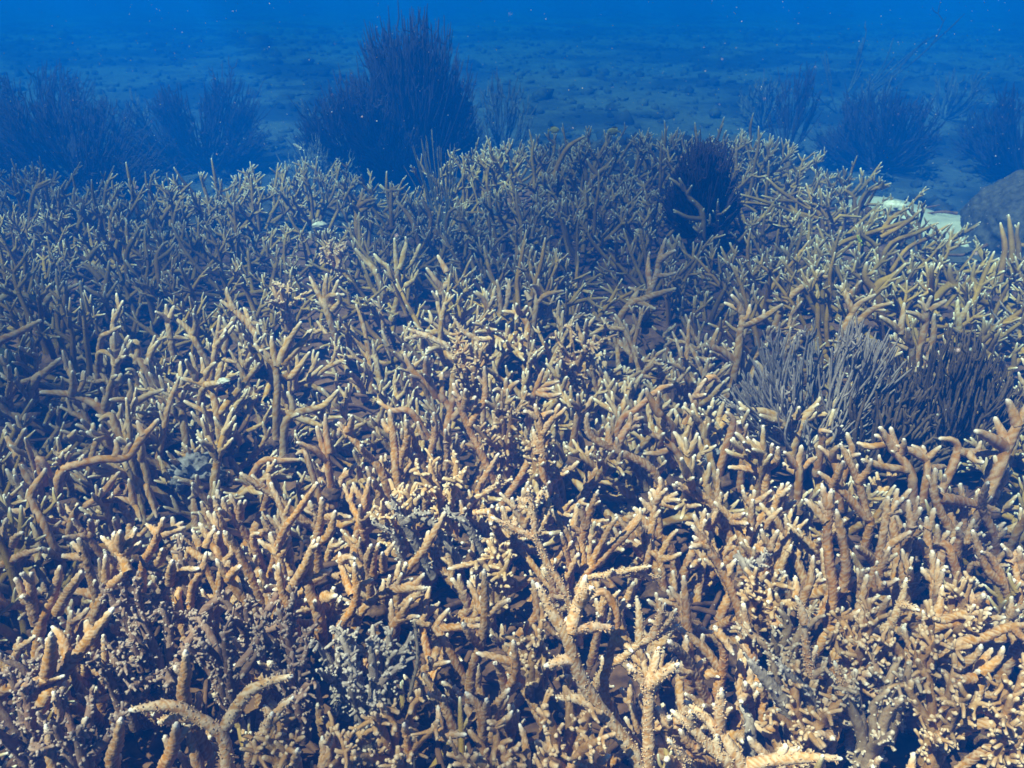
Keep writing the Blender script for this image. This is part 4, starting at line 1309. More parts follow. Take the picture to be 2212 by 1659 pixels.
KNOBBY_AT = [
 (-0.631,1.177,-0.071,0.070,'p'),
 (-0.550,1.218,-0.069,0.075,'p'),
 (-0.438,1.174,-0.071,0.072,'p'),
 (-0.551,1.091,-0.075,0.071,'p'),
 (-0.452,1.070,-0.077,0.073,'p'),
 (-0.367,1.116,-0.074,0.061,'p'),
 (-0.609,1.051,-0.077,0.058,'p'),
 (-0.708,0.947,-0.083,0.074,'p'),
 (-0.621,0.927,-0.084,0.063,'p'),
 (-0.734,1.046,-0.078,0.051,'p'),
 (-0.333,1.028,-0.079,0.047,'p'),
 (-0.017,1.756,-0.042,0.079,'t'),
 (-0.108,2.061,-0.027,0.083,'t'),
 (0.060,1.690,-0.046,0.046,'t'),
 (0.040,1.110,-0.074,0.035,'t'),
 (0.079,0.919,-0.084,0.072,'t'),
 (-0.163,0.921,-0.084,0.062,'t'),
 (-0.030,0.899,-0.085,0.050,'t'),
 (-0.236,0.899,-0.085,0.044,'t'),
 (-0.333,0.905,-0.085,0.041,'t'),
 (0.439,1.111,-0.074,0.070,'g'),
 (0.416,1.218,-0.069,0.056,'t'),
 (0.558,1.106,-0.075,0.063,'t'),
 (0.645,1.063,-0.077,0.072,'t'),
 (0.527,0.957,-0.082,0.067,'g'),
 (0.436,0.969,-0.082,0.058,'t'),
 (0.637,0.976,-0.081,0.065,'t'),
 (0.588,1.028,-0.079,0.049,'g'),
 (0.726,0.959,-0.082,0.066,'t'),
 (0.427,1.037,-0.078,0.048,'g'),
 (0.753,1.190,-0.070,0.050,'t'),
 (-0.139,1.551,-0.052,0.063,'c'),
 (-0.227,1.481,-0.056,0.042,'c'),
 (-0.031,1.321,-0.064,0.039,'c'),
 (-0.700,2.573,-0.001,0.059,'c'),
 (-0.605,2.925,0.016,0.057,'c'),
 (0.167,2.179,-0.021,0.075,'t'),
 (-0.223,1.012,-0.079,0.072,'d'),
 (-0.269,1.075,-0.076,0.047,'d'),
 (-0.206,1.096,-0.075,0.043,'d'),
]
# ------------------------------------------------------------------ setting: seabed, sand, water sheet with painted caustics, haze
def graded(a, b, n, p):
    t = np.linspace(-1, 1, n); return (a + b) / 2 + np.sign(t) * np.abs(t) ** p * (b - a) / 2
xs = graded(-32, 32, 180, 2.4); ys = -4 + 54 * np.linspace(0, 1, 200) ** 1.9
X, Y = np.meshgrid(xs, ys); Z = ground_z(X, Y)
nx_, ny_ = len(xs), len(ys)
idx = np.arange(nx_ * ny_).reshape(ny_, nx_)
Q = np.stack([idx[:-1, :-1], idx[:-1, 1:], idx[1:, 1:], idx[1:, :-1]], -1).reshape(-1, 4)
mb = MB(); mb.add(np.stack([X, Y, Z], -1).reshape(-1, 3), Q)
o = mb.build('seabed', M['seabed']); o['kind'] = 'structure'

fx = np.linspace(-3.6, 3.6, 181); fy = np.linspace(0.2, 4.7, 151)
X, Y = np.meshgrid(fx, fy)
Z = ground_z(X, Y) + 0.012 + 0.035 * np.abs(vnoise(X * 17, Y * 17)) + 0.02 * vnoise(X * 41, Y * 41)
idx = np.arange(X.size).reshape(X.shape)
cx, cy = X[:-1, :-1], Y[:-1, :-1]
edge = np.where(cx < -.05, 3.9, 4.6) + .3 * vnoise(cx * 4, cy * 4)
keep = (cy < edge) & ~((cx > 1.45) & (cy > 3.3) & (cx - 1.45 > (4.7 - cy) * .28))
Q = np.stack([idx[:-1, :-1], idx[:-1, 1:], idx[1:, 1:], idx[1:, :-1]], -1)[keep]
mb = MB(); mb.add(np.stack([X, Y, Z], -1).reshape(-1, 3), Q)
o = mb.build('reef_floor', M['rubble']); o['kind'] = 'structure'

def sand_sheet(cx, cy, rx, ry, seed, lift):
    rng = np.random.default_rng(seed)
    n, k = 56, 9
    th = np.arange(n) * 2 * np.pi / n
    rad = 1 + 0.22 * np.sin(th * 3 + 1) + 0.12 * np.sin(th * 7 + 2) + 0.06 * rng.normal(size=n)
    V = [[cx, cy, 0]]
    for i in range(1, k + 1):
        f = i / k
        V += [[cx + math.cos(a) * rx * f * r_, cy + math.sin(a) * ry * f * r_, 0] for a, r_ in zip(th, rad)]
    V = np.array(V); ring = np.ones(len(V)); ring[0] = 0; ring[1:] = np.repeat(np.arange(1, k + 1) / k, n)
    V[:, 2] = ground_z(V[:, 0], V[:, 1]) + lift * (1 - ring ** 3) - 0.03 * ring ** 6
    T = [[0, 1 + j, 1 + (j + 1) % n] for j in range(n)]
    Qs = []
    for i in range(k - 1):
        for j in range(n):
            a = 1 + i * n + j; b = 1 + i * n + (j + 1) % n
            Qs.append([a, a + n, b + n, b])
    m_ = MB(); m_.add(V, Qs, T)
    s_ = m_.build('sand', M['sand']); s_['kind'] = 'structure'
sand_sheet(2.15, 4.35, 0.46, 0.42, 3, 0.07)
sand_sheet(1.02, 2.18, 0.16, 0.10, 8, 0.06)

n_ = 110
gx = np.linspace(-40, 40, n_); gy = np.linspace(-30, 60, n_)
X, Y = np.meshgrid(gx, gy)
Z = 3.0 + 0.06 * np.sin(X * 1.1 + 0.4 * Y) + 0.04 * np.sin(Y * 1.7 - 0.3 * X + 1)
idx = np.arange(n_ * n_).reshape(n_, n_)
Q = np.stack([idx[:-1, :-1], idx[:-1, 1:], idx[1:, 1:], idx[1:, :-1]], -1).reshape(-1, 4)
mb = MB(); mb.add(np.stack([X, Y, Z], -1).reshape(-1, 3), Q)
o = mb.build('caustic_water_sheet', M['water']); o['kind'] = 'structure'  # unseen overhead, added to dapple the sun through its patterned transparency

def haze_box():
    x0, x1, y0, y1, z0, z1 = -38, 38, -8, 56, -9.0, 1.4
    V = [(x, y, z) for z in (z0, z1) for y in (y0, y1) for x in (x0, x1)]
    Qh = [(0, 2, 3, 1), (4, 5, 7, 6), (0, 1, 5, 4), (2, 6, 7, 3), (0, 4, 6, 2), (1, 3, 7, 5)]
    me = bpy.data.meshes.new('haze'); me.from_pydata(V, [], Qh); me.update()
    m, nt, b = mat('haze'); nt.nodes.remove(b)
    out = [n for n in nt.nodes if n.type == 'OUTPUT_MATERIAL'][0]
    v = node(nt, 'ShaderNodeVolumePrincipled')
    v.inputs['Color'].default_value = (*HAZE_COLOR, 1)
    v.inputs['Absorption Color'].default_value = (*HAZE_ABSORB, 1)
    v.inputs['Density'].default_value = HAZE_DENSITY
    v.inputs['Anisotropy'].default_value = 0.0
    nt.links.new(v.outputs[0], out.inputs['Volume'])
    me.materials.append(m)
    h = bpy.data.objects.new('haze', me); COL.objects.link(h); h['kind'] = 'stuff'
haze_box()

# ------------------------------------------------------------------ traced staghorn colonies (each a thing of its own)
STAG_GROUP = 'staghorn coral colonies of the thicket'
def growing_tip(c, tg, r, parent, rng):
    """the pale axial cup at the very end of a branch"""
    c = np.asarray(c); tg = unit(tg); m_ = MB()
    tube(m_, [c - tg * r * 1.2, c, c + tg * r * .9], r * 1.06, r * .62, 8, r * .5, r * .10, blunt=1.0, rng=rng)
    m_.build('growing_tip', M['tip'], parent)
BASE_MESH = []
def base_lump(t, rng):
    if not BASE_MESH:
        import bmesh
        bm = bmesh.new(); bmesh.ops.create_icosphere(bm, subdivisions=2, radius=1); bm.verts.ensure_lookup_table()
        V = np.array([v.co for v in bm.verts]); T = np.array([[v.index for v in f.verts] for f in bm.faces]); bm.free()
        for q in range(4):
            m_ = MB(); m_.add(V * (1 + .30 * np.random.default_rng(q).normal(size=(len(V), 1))) * np.array([.024, .024, .016]), None, T)
            BASE_MESH.append(m_.mesh('base', M['base']))
    b_ = bpy.data.objects.new('base', BASE_MESH[int(rng.integers(0, 4))]); COL.objects.link(b_); b_.parent = t
    b_.location = (0, 0, -.08); b_.rotation_euler = (0, 0, rng.uniform(0, 6.28))
def traced_colony(label, kind, branches, seed):
    rng = np.random.default_rng(seed)
    o0 = np.array(branches[0][1][0], float) / 1000
    dist = np.linalg.norm(o0 - np.array([0, 0, .95]))
    level = 'near' if dist < 2.0 else ('mid' if dist < 3.0 else 'far')
    sides, step, bump = LEVEL[level]
    dead = kind == 'd'
    t = thing('dead_staghorn' if dead else 'staghorn_coral', label, 'dead coral' if dead else 'coral', o0,
              'grey dead staghorn branches' if dead else STAG_GROUP)
    allp = [resample(np.array(p, float) / 1000 - o0, 0.01) for r, p in branches]
    for i, (r, pts) in enumerate(branches):
        r = r / 1000
        P = np.array(pts, float) / 1000 - o0
        L = np.linalg.norm(np.diff(P, axis=0), axis=1).sum()
        others = np.vstack([a for j, a in enumerate(allp) if j != i])
        gap = np.linalg.norm(others - P[0], axis=1).min()
        if i == 0 or gap > 0.022:   # a limb of its own: root it in the reef below
            d0 = unit(P[0] - P[1]); 
            root = P[0] + np.array([d0[0] * .045 + rng.normal() * .01, d0[1] * .045 + .01, min(d0[2], 0) * .05 - 0.07])
            P = np.vstack([root, P])
        mb = MB()
        hairy = kind == 'h'
        C, s, rr, tg = tube(mb, P, r * 1.08, r * 0.74, sides, step, bump * (0.6 if hairy else 1.0), rng=rng, wob=0.06)
        if hairy: nubs(mb, C, s, rr, tg, rng)
        tip_at = (C[-1], tg[-1], r * .74 * .5)
        if dead: lumps(mb, C, s, rr, rng, 260, 0.011, 5)
        if not dead and L > 0.09:
            for _ in range(int(rng.integers(0, 3))):
                f = rng.uniform(.35, .85); a = int(f * (len(C) - 2)); tt = unit(C[a + 1] - C[a])
                w = unit(perp(tt, rng) + np.array([0, 0, .4])); dd = unit(tt * .7 + w)
                l = rng.uniform(.015, .035)
                c2 = tube(mb, [C[a], C[a] + dd * l * .5, C[a] + (dd + np.array([0, 0, .12])) * l], r * .8, r * .6, sides - 2, step, bump * .8, rng=rng)
                if hairy: nubs(mb, *c2, rng)
        br = mb.build('branch', M['dead'] if dead else (M['spiky'] if hairy else M['coral_far_water_tint' if dist > 2.9 else ('coral_mid_water_tint' if dist > 2.2 else 'coral')]), t)
        if dist < 1.75 and not dead:
            growing_tip(*tip_at, br, rng)
    base_lump(t, rng)
    return t
for i, (label, kind, branches) in enumerate(TRACED):
    traced_colony(label, kind, branches, 100 + i)
n_traced = sum(1 for l, k, b in TRACED if k != 'd')

# ------------------------------------------------------------------ the rest of the thicket
prng = np.random.default_rng(12)
PROTO = {}
for level, n in (('near', 12), ('mid', 10), ('far', 10)):
    PROTO[level] = []
    for i in range(n):
        spec = staghorn_spec(prng)
        mbs = staghorn_parts(spec, level, prng)
        PROTO[level].append((mbs, []))
def thicket_edge(x):
    if x < -0.35: return 3.55 + 0.22 * math.sin(x * 5) - max(0, -x - 0.9) * 0.15
    if x < -0.05: return 3.9
    return 4.75 + 0.12 * math.sin(x * 6)
ROD_HOLES = [(0.74, 1.98, 0.20), (1.02, 1.92, 0.17), (-0.50, 1.83, 0.11), (-0.36, 1.42, 0.06), (-.47, .97, .10), (-.42, 1.55, .07)]
def coral_ok(x, y, extra=0.0):
    if any((x - k[0]) ** 2 + (y - k[1]) ** 2 < (k[3] * .9) ** 2 for k in KNOBBY_AT): return False
    if vnoise(x * 3.3 + 5, y * 3.3 + 1) < -0.29: return False
    if y > thicket_edge(x) + extra: return False
    if x > 1.40 and y > 3.3 and (x - 1.40) > (4.7 - y) * 0.25: return False
    for hx, hy, hr in ROD_HOLES:
        if (x - hx) ** 2 + (y - hy) ** 2 < hr * hr: return False
    return True
spots = []
rs = np.random.default_rng(77)
for _ in range(60000):
    y = rs.uniform(0.62, 4.9); x = rs.uniform(-1, 1) * (0.35 + 0.66 * y)
    if not coral_ok(x, y, 1.0 * rs.uniform() ** 2.5): continue
    gap = 0.106 + 0.011 * y
    if all((x - a) ** 2 + (y - b) ** 2 > gap * gap for a, b in spots): spots.append((x, y))
cand = []
for x, y in spots:
    mound = 0.15 * float(vnoise(x * 2.3 + 11, y * 2.3)) + 0.05 * float(vnoise(x * 6, y * 6 + 4))
    low = 0.075 if y < 2.2 else 0.03
    z = float(ztop(x, y)) - 0.20 - low + mound
    z += .07 * math.exp(-((x - .9) / .7) ** 2 - ((y - 4.2) / .6) ** 2)
    if y > 3.5 and x < -.1: z = min(z, float(ground_z(x, y)) + .10)
    v = in_view((x, y, z + 0.17), 0)
    wide = in_view((x, y, z + 0.17), 260)
    if wide is None: continue
    cand.append((v is None, math.sqrt(x * x + y * y + .8), x, y, z))
cand.sort()
n_single = 300 - n_traced
singles = cand[:n_single]; rest = cand[n_single:]

NICK = [('pale staghorn colony bristling', 'tallest spiky pale colony'), ('spiky pale staghorn colony forking', 'spiky pale forking colony'), ('long spiky tan', 'long spiky tan colony'), ('open staghorn', 'open long armed colony'),
 ('fan shaped', 'fan shaped colony'), ('forked brown', 'forked brown colony'), ('branchy brown', 'branchy brown colony'), ('short stubby', 'stubby many fingered colony'), ('tall thick upright', 'tall thick upright colony'),
 ('bent staghorn', 'bent stubby crowned colony'), ('bright thick', 'bright wide forked colony'), ('pale yellow staghorn', 'yellow wishbone colony'), ('small trident', 'small trident colony'), ('long horizontal staghorn colony pair', 'horizontal frosted pair'),
 ('brilliant white', 'brilliant white tipped colony'), ('pale staghorn colony with flat', 'flat pronged pale colony'), ('thick brown', 'stout brown rods'), ('thick tan', 'thick tan diagonal colony'), ('knotted staghorn', 'knotted tree shaped colony'), ('very thick', 'very thick frosted colony'),
 ('smooth staghorn colony drooping', 'drooping arch colony'), ('staghorn colony with a crown of tips', 'crown of tips'), ('sunlit orange', 'sunlit orange colony'), ('brightest cream', 'brightest cream zigzag colony'), ('tall pale grey', 'tall pale grey colony'),
 ('zigzag staghorn', 'zigzag three tipped colony'), ('yellow staghorn colony in a big Y', 'big yellow forked colony'), ('lone upright', 'lone upright forked colony'), ('long reclining', 'long reclining olive colony'), ('tall bluish', 'tall bluish colony'), ('dark staghorn colony shaped', 'dark little tree colony'),
 ('dark thick', 'dark lavender pronged colony'), ('pale arching', 'pale arching colony'), ('low olive', 'low olive limbed colony'), ('dark branching', 'dark blue grey pronged colony'), ('staghorn colony with white glinting', 'white glinting colony'), ('tall forked tan', 'tall forked tan colony'),
 ('brilliant cream', 'brilliant cream upright colony'), ('sunlit peach staghorn colony with starry', 'starry peach colony'), ('pale staghorn colony with thick', 'thick armed crowned colony'), ('massive tan', 'massive tan limb'), ('staghorn colony with clustered', 'cluster tipped colony'),
 ('tall crooked golden', 'crooked golden trunk'), ('far golden', 'far golden swollen limb'), ('tall golden', 'tall golden colony'), ('pointed staghorn', 'pointed crest colony'), ('thin staghorn', 'thin starry topped colony'), ('tall dim', 'lone dim tall colony'), ('dim forked', 'dim two pronged colony'), ('toppled', 'toppled fan of rods'), ('staghorn colony of long straight', 'slanting straight rods'), ('far staghorn', 'hand shaped far colony')]
LAND = []
for key, nick in NICK:
    for label, kind, branches in TRACED:
        if label.startswith(key):
            q = np.mean([np.mean(np.array(b[1], float), axis=0) for b in branches], axis=0) / 1000
            LAND.append((nick, q[0], q[1])); break
ARMS = {4: 'four armed', 5: 'five armed', 6: 'six armed'}
def whereabouts(x, y):
    nick, lx, ly = min(LAND, key=lambda l: (l[1] - x) ** 2 + (l[2] - y) ** 2)
    dx, dy = x - lx, y - ly; far = math.hypot(dx, dy); near = 'close' if far < .13 else ('just' if far < .24 else 'well')
    if abs(dx) > abs(dy) * 1.3: rel = 'left of' if dx < 0 else 'right of'
    else: rel = 'in front of' if dy < 0 else 'behind'
    return '%s %s the %s' % (near, rel, nick), 'packed staghorn colonies around the %s' % nick
def level_of(d): return 'near' if d < 1.95 else ('mid' if d < 2.75 else 'far')
for i, (_, d, x, y, z) in enumerate(singles):
    lev = level_of(d); pi = int(prng.integers(0, len(PROTO[lev]))); mbs, meshes = PROTO[lev][pi]
    if not meshes:
        for mb in mbs: meshes.append(mb.mesh('branch', M['coral_far_water_tint' if lev == 'far' else ('coral_mid_water_tint' if lev == 'mid' else 'coral')]))
    place, grp = whereabouts(x, y); hue = 'ochre' if d < 2.0 else ('tan' if d < 2.75 else 'olive')
    t = thing('staghorn_coral', '%s %s staghorn colony %s' % (ARMS[len(mbs)], hue, place), 'coral', (x, y, z), grp, 0.0, prng.uniform(.92, 1.28))
    t.rotation_euler = (prng.normal() * .14, prng.normal() * .14, prng.uniform(0, 6.28))
    for me in meshes:
        b_ = bpy.data.objects.new('branch', me); COL.objects.link(b_); b_.parent = t
    base_lump(t, prng)
big = MB()
for i, (_, d, x, y, z) in enumerate(rest):
    lev = 'far'
    mbs, _m = PROTO[lev][int(prng.integers(0, len(PROTO[lev])))]
    a = prng.uniform(0, 6.28); sc = prng.uniform(.85, 1.2); ca, sa = math.cos(a) * sc, math.sin(a) * sc
    Rm = np.array([[ca, -sa, 0], [sa, ca, 0], [0, 0, sc]])
    for mb in mbs:
        off = 0
        for V, dd, kk in zip(mb.V, mb.d, mb.k):
            pass
        V = np.concatenate(mb.V) @ Rm.T + np.array([x, y, z])
        big.add(V, np.concatenate(mb.Q), np.concatenate(mb.T), np.concatenate(mb.d), np.concatenate(mb.k))
o = big.build('staghorn_thicket', M['coral_far_water_tint']); o['kind'] = 'stuff'
o['label'] = 'far dense staghorn thicket fading into blue water'

# fallen sticks and rubble between the colonies
rub = MB()
for i_ in range(3400):
    y = rs.uniform(0.55, 4.7) if i_ < 2000 else rs.uniform(0.55, 1.7); x = rs.uniform(-1, 1) * (0.3 + 0.62 * y)
    if not coral_ok(x, y): 
        if rs.uniform() < .7: continue
    z = float(ground_z(x, y)) + rs.uniform(0.0, 0.075)
    a = rs.uniform(0, 6.28); l = rs.uniform(.03, .11); dz = rs.normal() * .02
    p = np.array([x, y, z]); d = np.array([math.cos(a) * l, math.sin(a) * l, dz])
    tube(rub, [p - d, p + rs.normal(size=3) * .012, p + d], rs.uniform(.005, .009), .004, 6, .022, .0012, wob=.15, rng=rs)
o = rub.build('coral_rubble', M['rubble']); o['kind'] = 'stuff'

# ------------------------------------------------------------------ knobby corals
KNOB = {'p': ('purple', 'purplish brown knobby coral crusted with small lumps'), 't': ('tan', 'tan knobby coral of crowded stubby fingers'),
        'g': ('grey', 'greyish knobby coral of crowded lumps'), 'c': ('cream', 'cream knobby coral with beaded fingers'), 'd': ('dead', 'blue grey dead knobby coral with open crust')}
def knobby(x, y, z, r, c, label, seed):
    rng = np.random.default_rng(seed)
    key, _ = KNOB[c]
    t = thing('dead_knobby_coral' if c == 'd' else 'knobby_coral', label, 'dead coral' if c == 'd' else 'coral', (x, y, z), 'knobby corals among the staghorn')
    nb = 6
    for i in range(nb):
        az = i * 2 * math.pi / nb + rng.uniform(-.4, .4); tilt = R(rng.uniform(10, 80))
        h = np.array([math.cos(az), math.sin(az), 0]); d = h * math.sin(tilt) + np.array([0, 0, math.cos(tilt)])
        L = r * rng.uniform(.75, 1.25)
        P = [np.array([0, 0, -.09]) + h * .01, h * .012 + np.array([0, 0, -.02]), d * L * .55 + rng.normal(size=3) * .006, d * L + np.array([0, 0, .012])]
        mb = MB()
        C, s, rr, tg = tube(mb, P, .0085, .0060, 10, .006, .0007, rng=rng, wob=.12)
        lumps(mb, C, s, rr, rng, 310 if c in 'pd' else 190, 0.012 if c in 'pgd' else 0.017, 6, bias=d * .5 + np.array([0, -.15, .25]))
        mb.build('branch', M[key], t)
    return t
KNOB_PLACE = ['on the crest of the purple mound at lower left', 'behind the purple mound under the long diagonal branch', 'at the right shoulder of the purple mound', 'in the heart of the purple mound',
 'low in the middle of the purple mound', 'at the right foot of the purple mound', 'at the left foot of the purple mound', 'in the very corner at lower left', 'on the bottom edge left of the dark hollow', 'on the left border above the corner one', 'between the purple mound and blue grey dead crust',
 'below the cream zigzag branch in the sun patch', 'beside the golden branches in the sun patch', 'tucked below the tall pale grey branch', 'like a round pompon left of the spiky pale branch', 'on the bottom edge below the spiky pale branch', 'on the bottom edge right of the blue grey crust', 'on the bottom edge midway', 'on the bottom edge below the blue grey crust', 'on the bottom edge in the dark hollow',
 'beside the chalky pale branch at lower right', 'under the fuzzy grey dead branch', 'at the right side of the dark hollow, lower right', 'below the horizontal rods at lower right', 'low in front of the dark hollow, lower right', 'right above the spiky branch along the bottom edge', 'on the bottom edge beneath the orange branch', 'below the dark hollow at lower right', 'in the bottom corner at right', 'leaning on the grey dead branch at lower right', 'under the yellow wishbone branch',
 'left of the middle, above the grey dead branch', 'beyond the grey dead branch, left of the middle', 'under the left arm of the open branch', 'on a yellowish column left of centre far back', 'far back left of centre by the greenish hollow', 'behind the central sun patch by the dark fish', 'around the open hole at lower left of middle', 'on the upper left of the blue grey crust', 'at the upper right of the blue grey crust']
for i, ((x, y, z, r, c), place) in enumerate(zip(KNOBBY_AT, KNOB_PLACE)):
    knobby(x, y, z + .02, r * 1.15, c, KNOB[c][1].replace(' of crowded stubby fingers', '').replace(' crusted with small lumps', '').replace(' of crowded lumps', '').replace(' with open crust', '').replace(' with beaded fingers', '') + ' ' + place, 900 + i)

# ------------------------------------------------------------------ gorgonians
FAR = 1.4
def gorgonian(name, label, cat, loc, targets, forks, r, material, seed, sides=5, step=.03, spread=.12, up=.5, sub=2, group=None, tipf=.75, wiggle=.02, bow=(.45, .85, .25, .65), nub=0.0):
    """a soft coral bush: one main stem per target that keeps forking into near-parallel twigs"""
    rng = np.random.default_rng(seed)
    if loc[1] > 4.2: sides = 3; sub = min(sub, 2)
    if loc[1] > 4.2 and name != 'hazy_bush':
        loc = (loc[0] * FAR, loc[1] * FAR, gz(loc[0] * FAR, loc[1] * FAR) + (.15 if name == 'sea_plume' else 0))
        targets = [tuple(c * FAR for c in q) for q in targets]
    t = thing(name, label, cat, loc, group)
    mb = MB(); H0 = max(tt[2] for tt in targets)
    tube(mb, [(0, 0, -.12), (0, 0, -.02), (0.0, 0, .06 * H0 + .02)], r * 3, r * 2, 8, .03)
    mb.build('stem', material, t)
    for tx, ty, tz in targets:
        T_ = np.array([tx, ty, tz]); L = np.linalg.norm(T_)
        p1 = np.array([tx * bow[0], ty * bow[0], tz * bow[2]]); p2 = np.array([tx * bow[1], ty * bow[1], tz * bow[3]])
        P = np.array([(0, 0, 0), p1, p2, T_]) + np.vstack([np.zeros((1, 3)), rng.normal(size=(3, 3)) * wiggle * L])
        mb = MB()
        C, s, rr, tg = tube(mb, P, r * 1.3, r * tipf, sides, min(step, .05), nub, rng=rng, wob=.08)
        for _ in range(forks):
            f = rng.uniform(.12, .88); a = int(f * (len(C) - 1)); c = C[a]; tt = tg[a]
            l = L * (1.02 - f) * rng.uniform(.55, 1.12)
            w = perp(tt, rng); off = w * spread * L * rng.uniform(.3, 1.1)
            e = c + tt * l * .85 + np.array([0, 0, up * l * .3]) + off
            m1 = c + tt * l * .3 + off * .75
            c2, s2, _, t2 = tube(mb, [c, m1, (m1 + e) / 2 + rng.normal(size=3) * wiggle * l, e], r, r * tipf, sides, step, nub, rng=rng, wob=.08)
            for _ in range(sub):
                g = rng.uniform(.2, .8); b_ = int(g * (len(c2) - 1)); l2 = l * (1 - g) * rng.uniform(.5, 1.0)
                o2 = perp(t2[b_], rng) * spread * L * .5 * rng.uniform(.3, 1)
                q = c2[b_]
                tube(mb, [q, q + t2[b_] * l2 * .35 + o2 * .8, q + t2[b_] * l2 + o2 + np.array([0, 0, up * l2 * .2])], r * .9, r * tipf * .9, sides, step)
        mb.build('branch', material, t)
    return t
def fan(rng, n, x0, x1, h, depth=.25, power=2.0, lean=0.0):
    """targets of a fan-shaped bush, lower at its sides"""
    out = []
    for i in range(n):
        f = (i + .5) / n + rng.uniform(-.4, .4) / n
        x = x0 + (x1 - x0) * f
        q = 1 - abs(2 * f - 1) ** power * .55
        hh = h * q * rng.uniform(.80, 1.0)
        out.append((x * (.6 + .4 * hh / h) + lean * hh, rng.normal() * depth, hh))
    for i in range(n // 2):   # short outer twigs that hide the stems
        a = rng.uniform(0, 2 * math.pi)
        out.append(((x0 + x1) / 2 + (x1 - x0) * .5 * math.cos(a), math.sin(a) * depth * 1.6, h * rng.uniform(.18, .5)))
    return out
g = np.random.default_rng(21)
def gz(x, y): return float(ground_z(x, y))
x, y = -.47, 4.75
gorgonian('gorgonian', 'huge dark purple bushy gorgonian towering behind the thicket, left of centre', 'soft coral', (x, y, gz(x, y)),
          fan(g, 30, -.35, .25, .72, .14, 3.0), 22, .0064, M['plume_dark'], 31, 4, .11, .10, .6, 3, 'dark gorgonians behind the thicket')
x, y = -.74, 4.70
gorgonian('gorgonian', 'lower dark purple gorgonian merging with the left flank of the huge one', 'soft coral', (x, y, gz(x, y)),
          fan(g, 22, -.32, .30, .50, .16, 2.6), 20, .0064, M['plume_dark'], 32, 4, .11, .12, .6, 3, 'dark gorgonians behind the thicket')
x, y = -2.22, 4.6
gorgonian('gorgonian', 'broad dark gorgonian with streaming twigs by the left border', 'soft coral', (x, y, gz(x, y)),
          fan(g, 28, -.62, .42, .40, .2, 2.6, lean=-.12), 20, .0064, M['plume_dark'], 33, 4, .11, .13, .5, 3, 'dark gorgonians behind the thicket')
x, y = -1.72, 5.0
gorgonian('gorgonian', 'dark gorgonian between the broad one and the huge one', 'soft coral', (x, y, gz(x, y)),
          fan(g, 22, -.36, .30, .42, .18, 2.6, lean=.05), 20, .0064, M['plume_dark'], 34, 4, .11, .12, .5, 3, 'dark gorgonians behind the thicket')
x, y = -2.75, 5.2
gorgonian('gorgonian', 'faint grey gorgonian half out of the left border', 'soft coral', (x, y, gz(x, y)),
          fan(g, 20, -.5, .4, .46, .2, 2.6), 18, .0062, M['plume_dark'], 35, 4, .11, .13, .5, 2, 'dark gorgonians behind the thicket')
x, y = 1.53, 5.0
gorgonian('sea_plume', 'tall narrow dark sea plume standing on the mound at right', 'soft coral', (x, y, gz(x, y) + .15),
          [(-.11, .0, .18), (-.07, .03, .26), (-.04, .05, .33), (-.01, -.05, .36), (.02, .02, .38), (.05, -.03, .39), (.07, .04, .36), (.10, 0, .30), (.11, .05, .22)], 12, .0042, M['plume_dark'], 36, 4, .10, .08, .4, 1, 'dark gorgonians behind the thicket')
x, y = .766, 3.50
gorgonian('gorgonian', 'small jet black bushy gorgonian standing among the corals of the mound', 'soft coral', (x, y, float(ztop(x, y)) - .16),
          fan(g, 22, -.13, .11, .32, .05, 3.0), 18, .0042, M['plume_dark'], 37, 5, .03, .13, .5, 2, 'dark gorgonians behind the thicket')
x, y = -.93, 4.25
gorgonian('gorgonian', 'pale hazy soft coral tuft at the foot of the dark gorgonians', 'soft coral', (x, y, gz(x, y)),
          fan(g, 12, -.16, .16, .26, .08), 8, .004, M['plume_pale'], 38, 4, .04, .16, .5, 2, 'pale soft coral tufts')
x, y = 2.02, 4.95
gorgonian('gorgonian', 'dim purple gorgonian rising beyond the right end of the mound', 'soft coral', (x, y, gz(x, y)),
          fan(g, 20, -.28, .24, .36, .15, 2.6), 18, .0064, M['plume_dark'], 39, 4, .10, .13, .5, 2, 'dark gorgonians behind the thicket')
x, y = 2.78, 4.85
gorgonian('gorgonian', 'dark gorgonian above the boulder coral at the right border', 'soft coral', (x, y, gz(x, y)),
          fan(g, 22, -.34, .40, .40, .15, 2.6), 20, .0064, M['plume_dark'], 40, 4, .10, .13, .5, 2, 'dark gorgonians behind the thicket')
x, y = -.06, 5.3
gorgonian('gorgonian', 'small faint gorgonian just right of the huge dark one', 'soft coral', (x, y, gz(x, y)),
          fan(g, 10, -.17, .17, .42, .1), 8, .006, M['plume_mid'], 41, 4, .10, .13, .5, 1, 'dark gorgonians behind the thicket')
x, y = 2.35, 6.6
gorgonian('gorgonian', 'sparse pale gorgonian with a long slanting arm in the haze at right', 'soft coral', (x, y, gz(x, y)),
          [(-.28, 0, .30), (-.12, .1, .42), (.08, 0, .5), (.30, 0, .52), (.62, 0, .64), (.45, .1, .36)], 3, .008, M['plume_mid'], 42, 4, .11, .08, .2, 1, 'pale soft coral tufts')

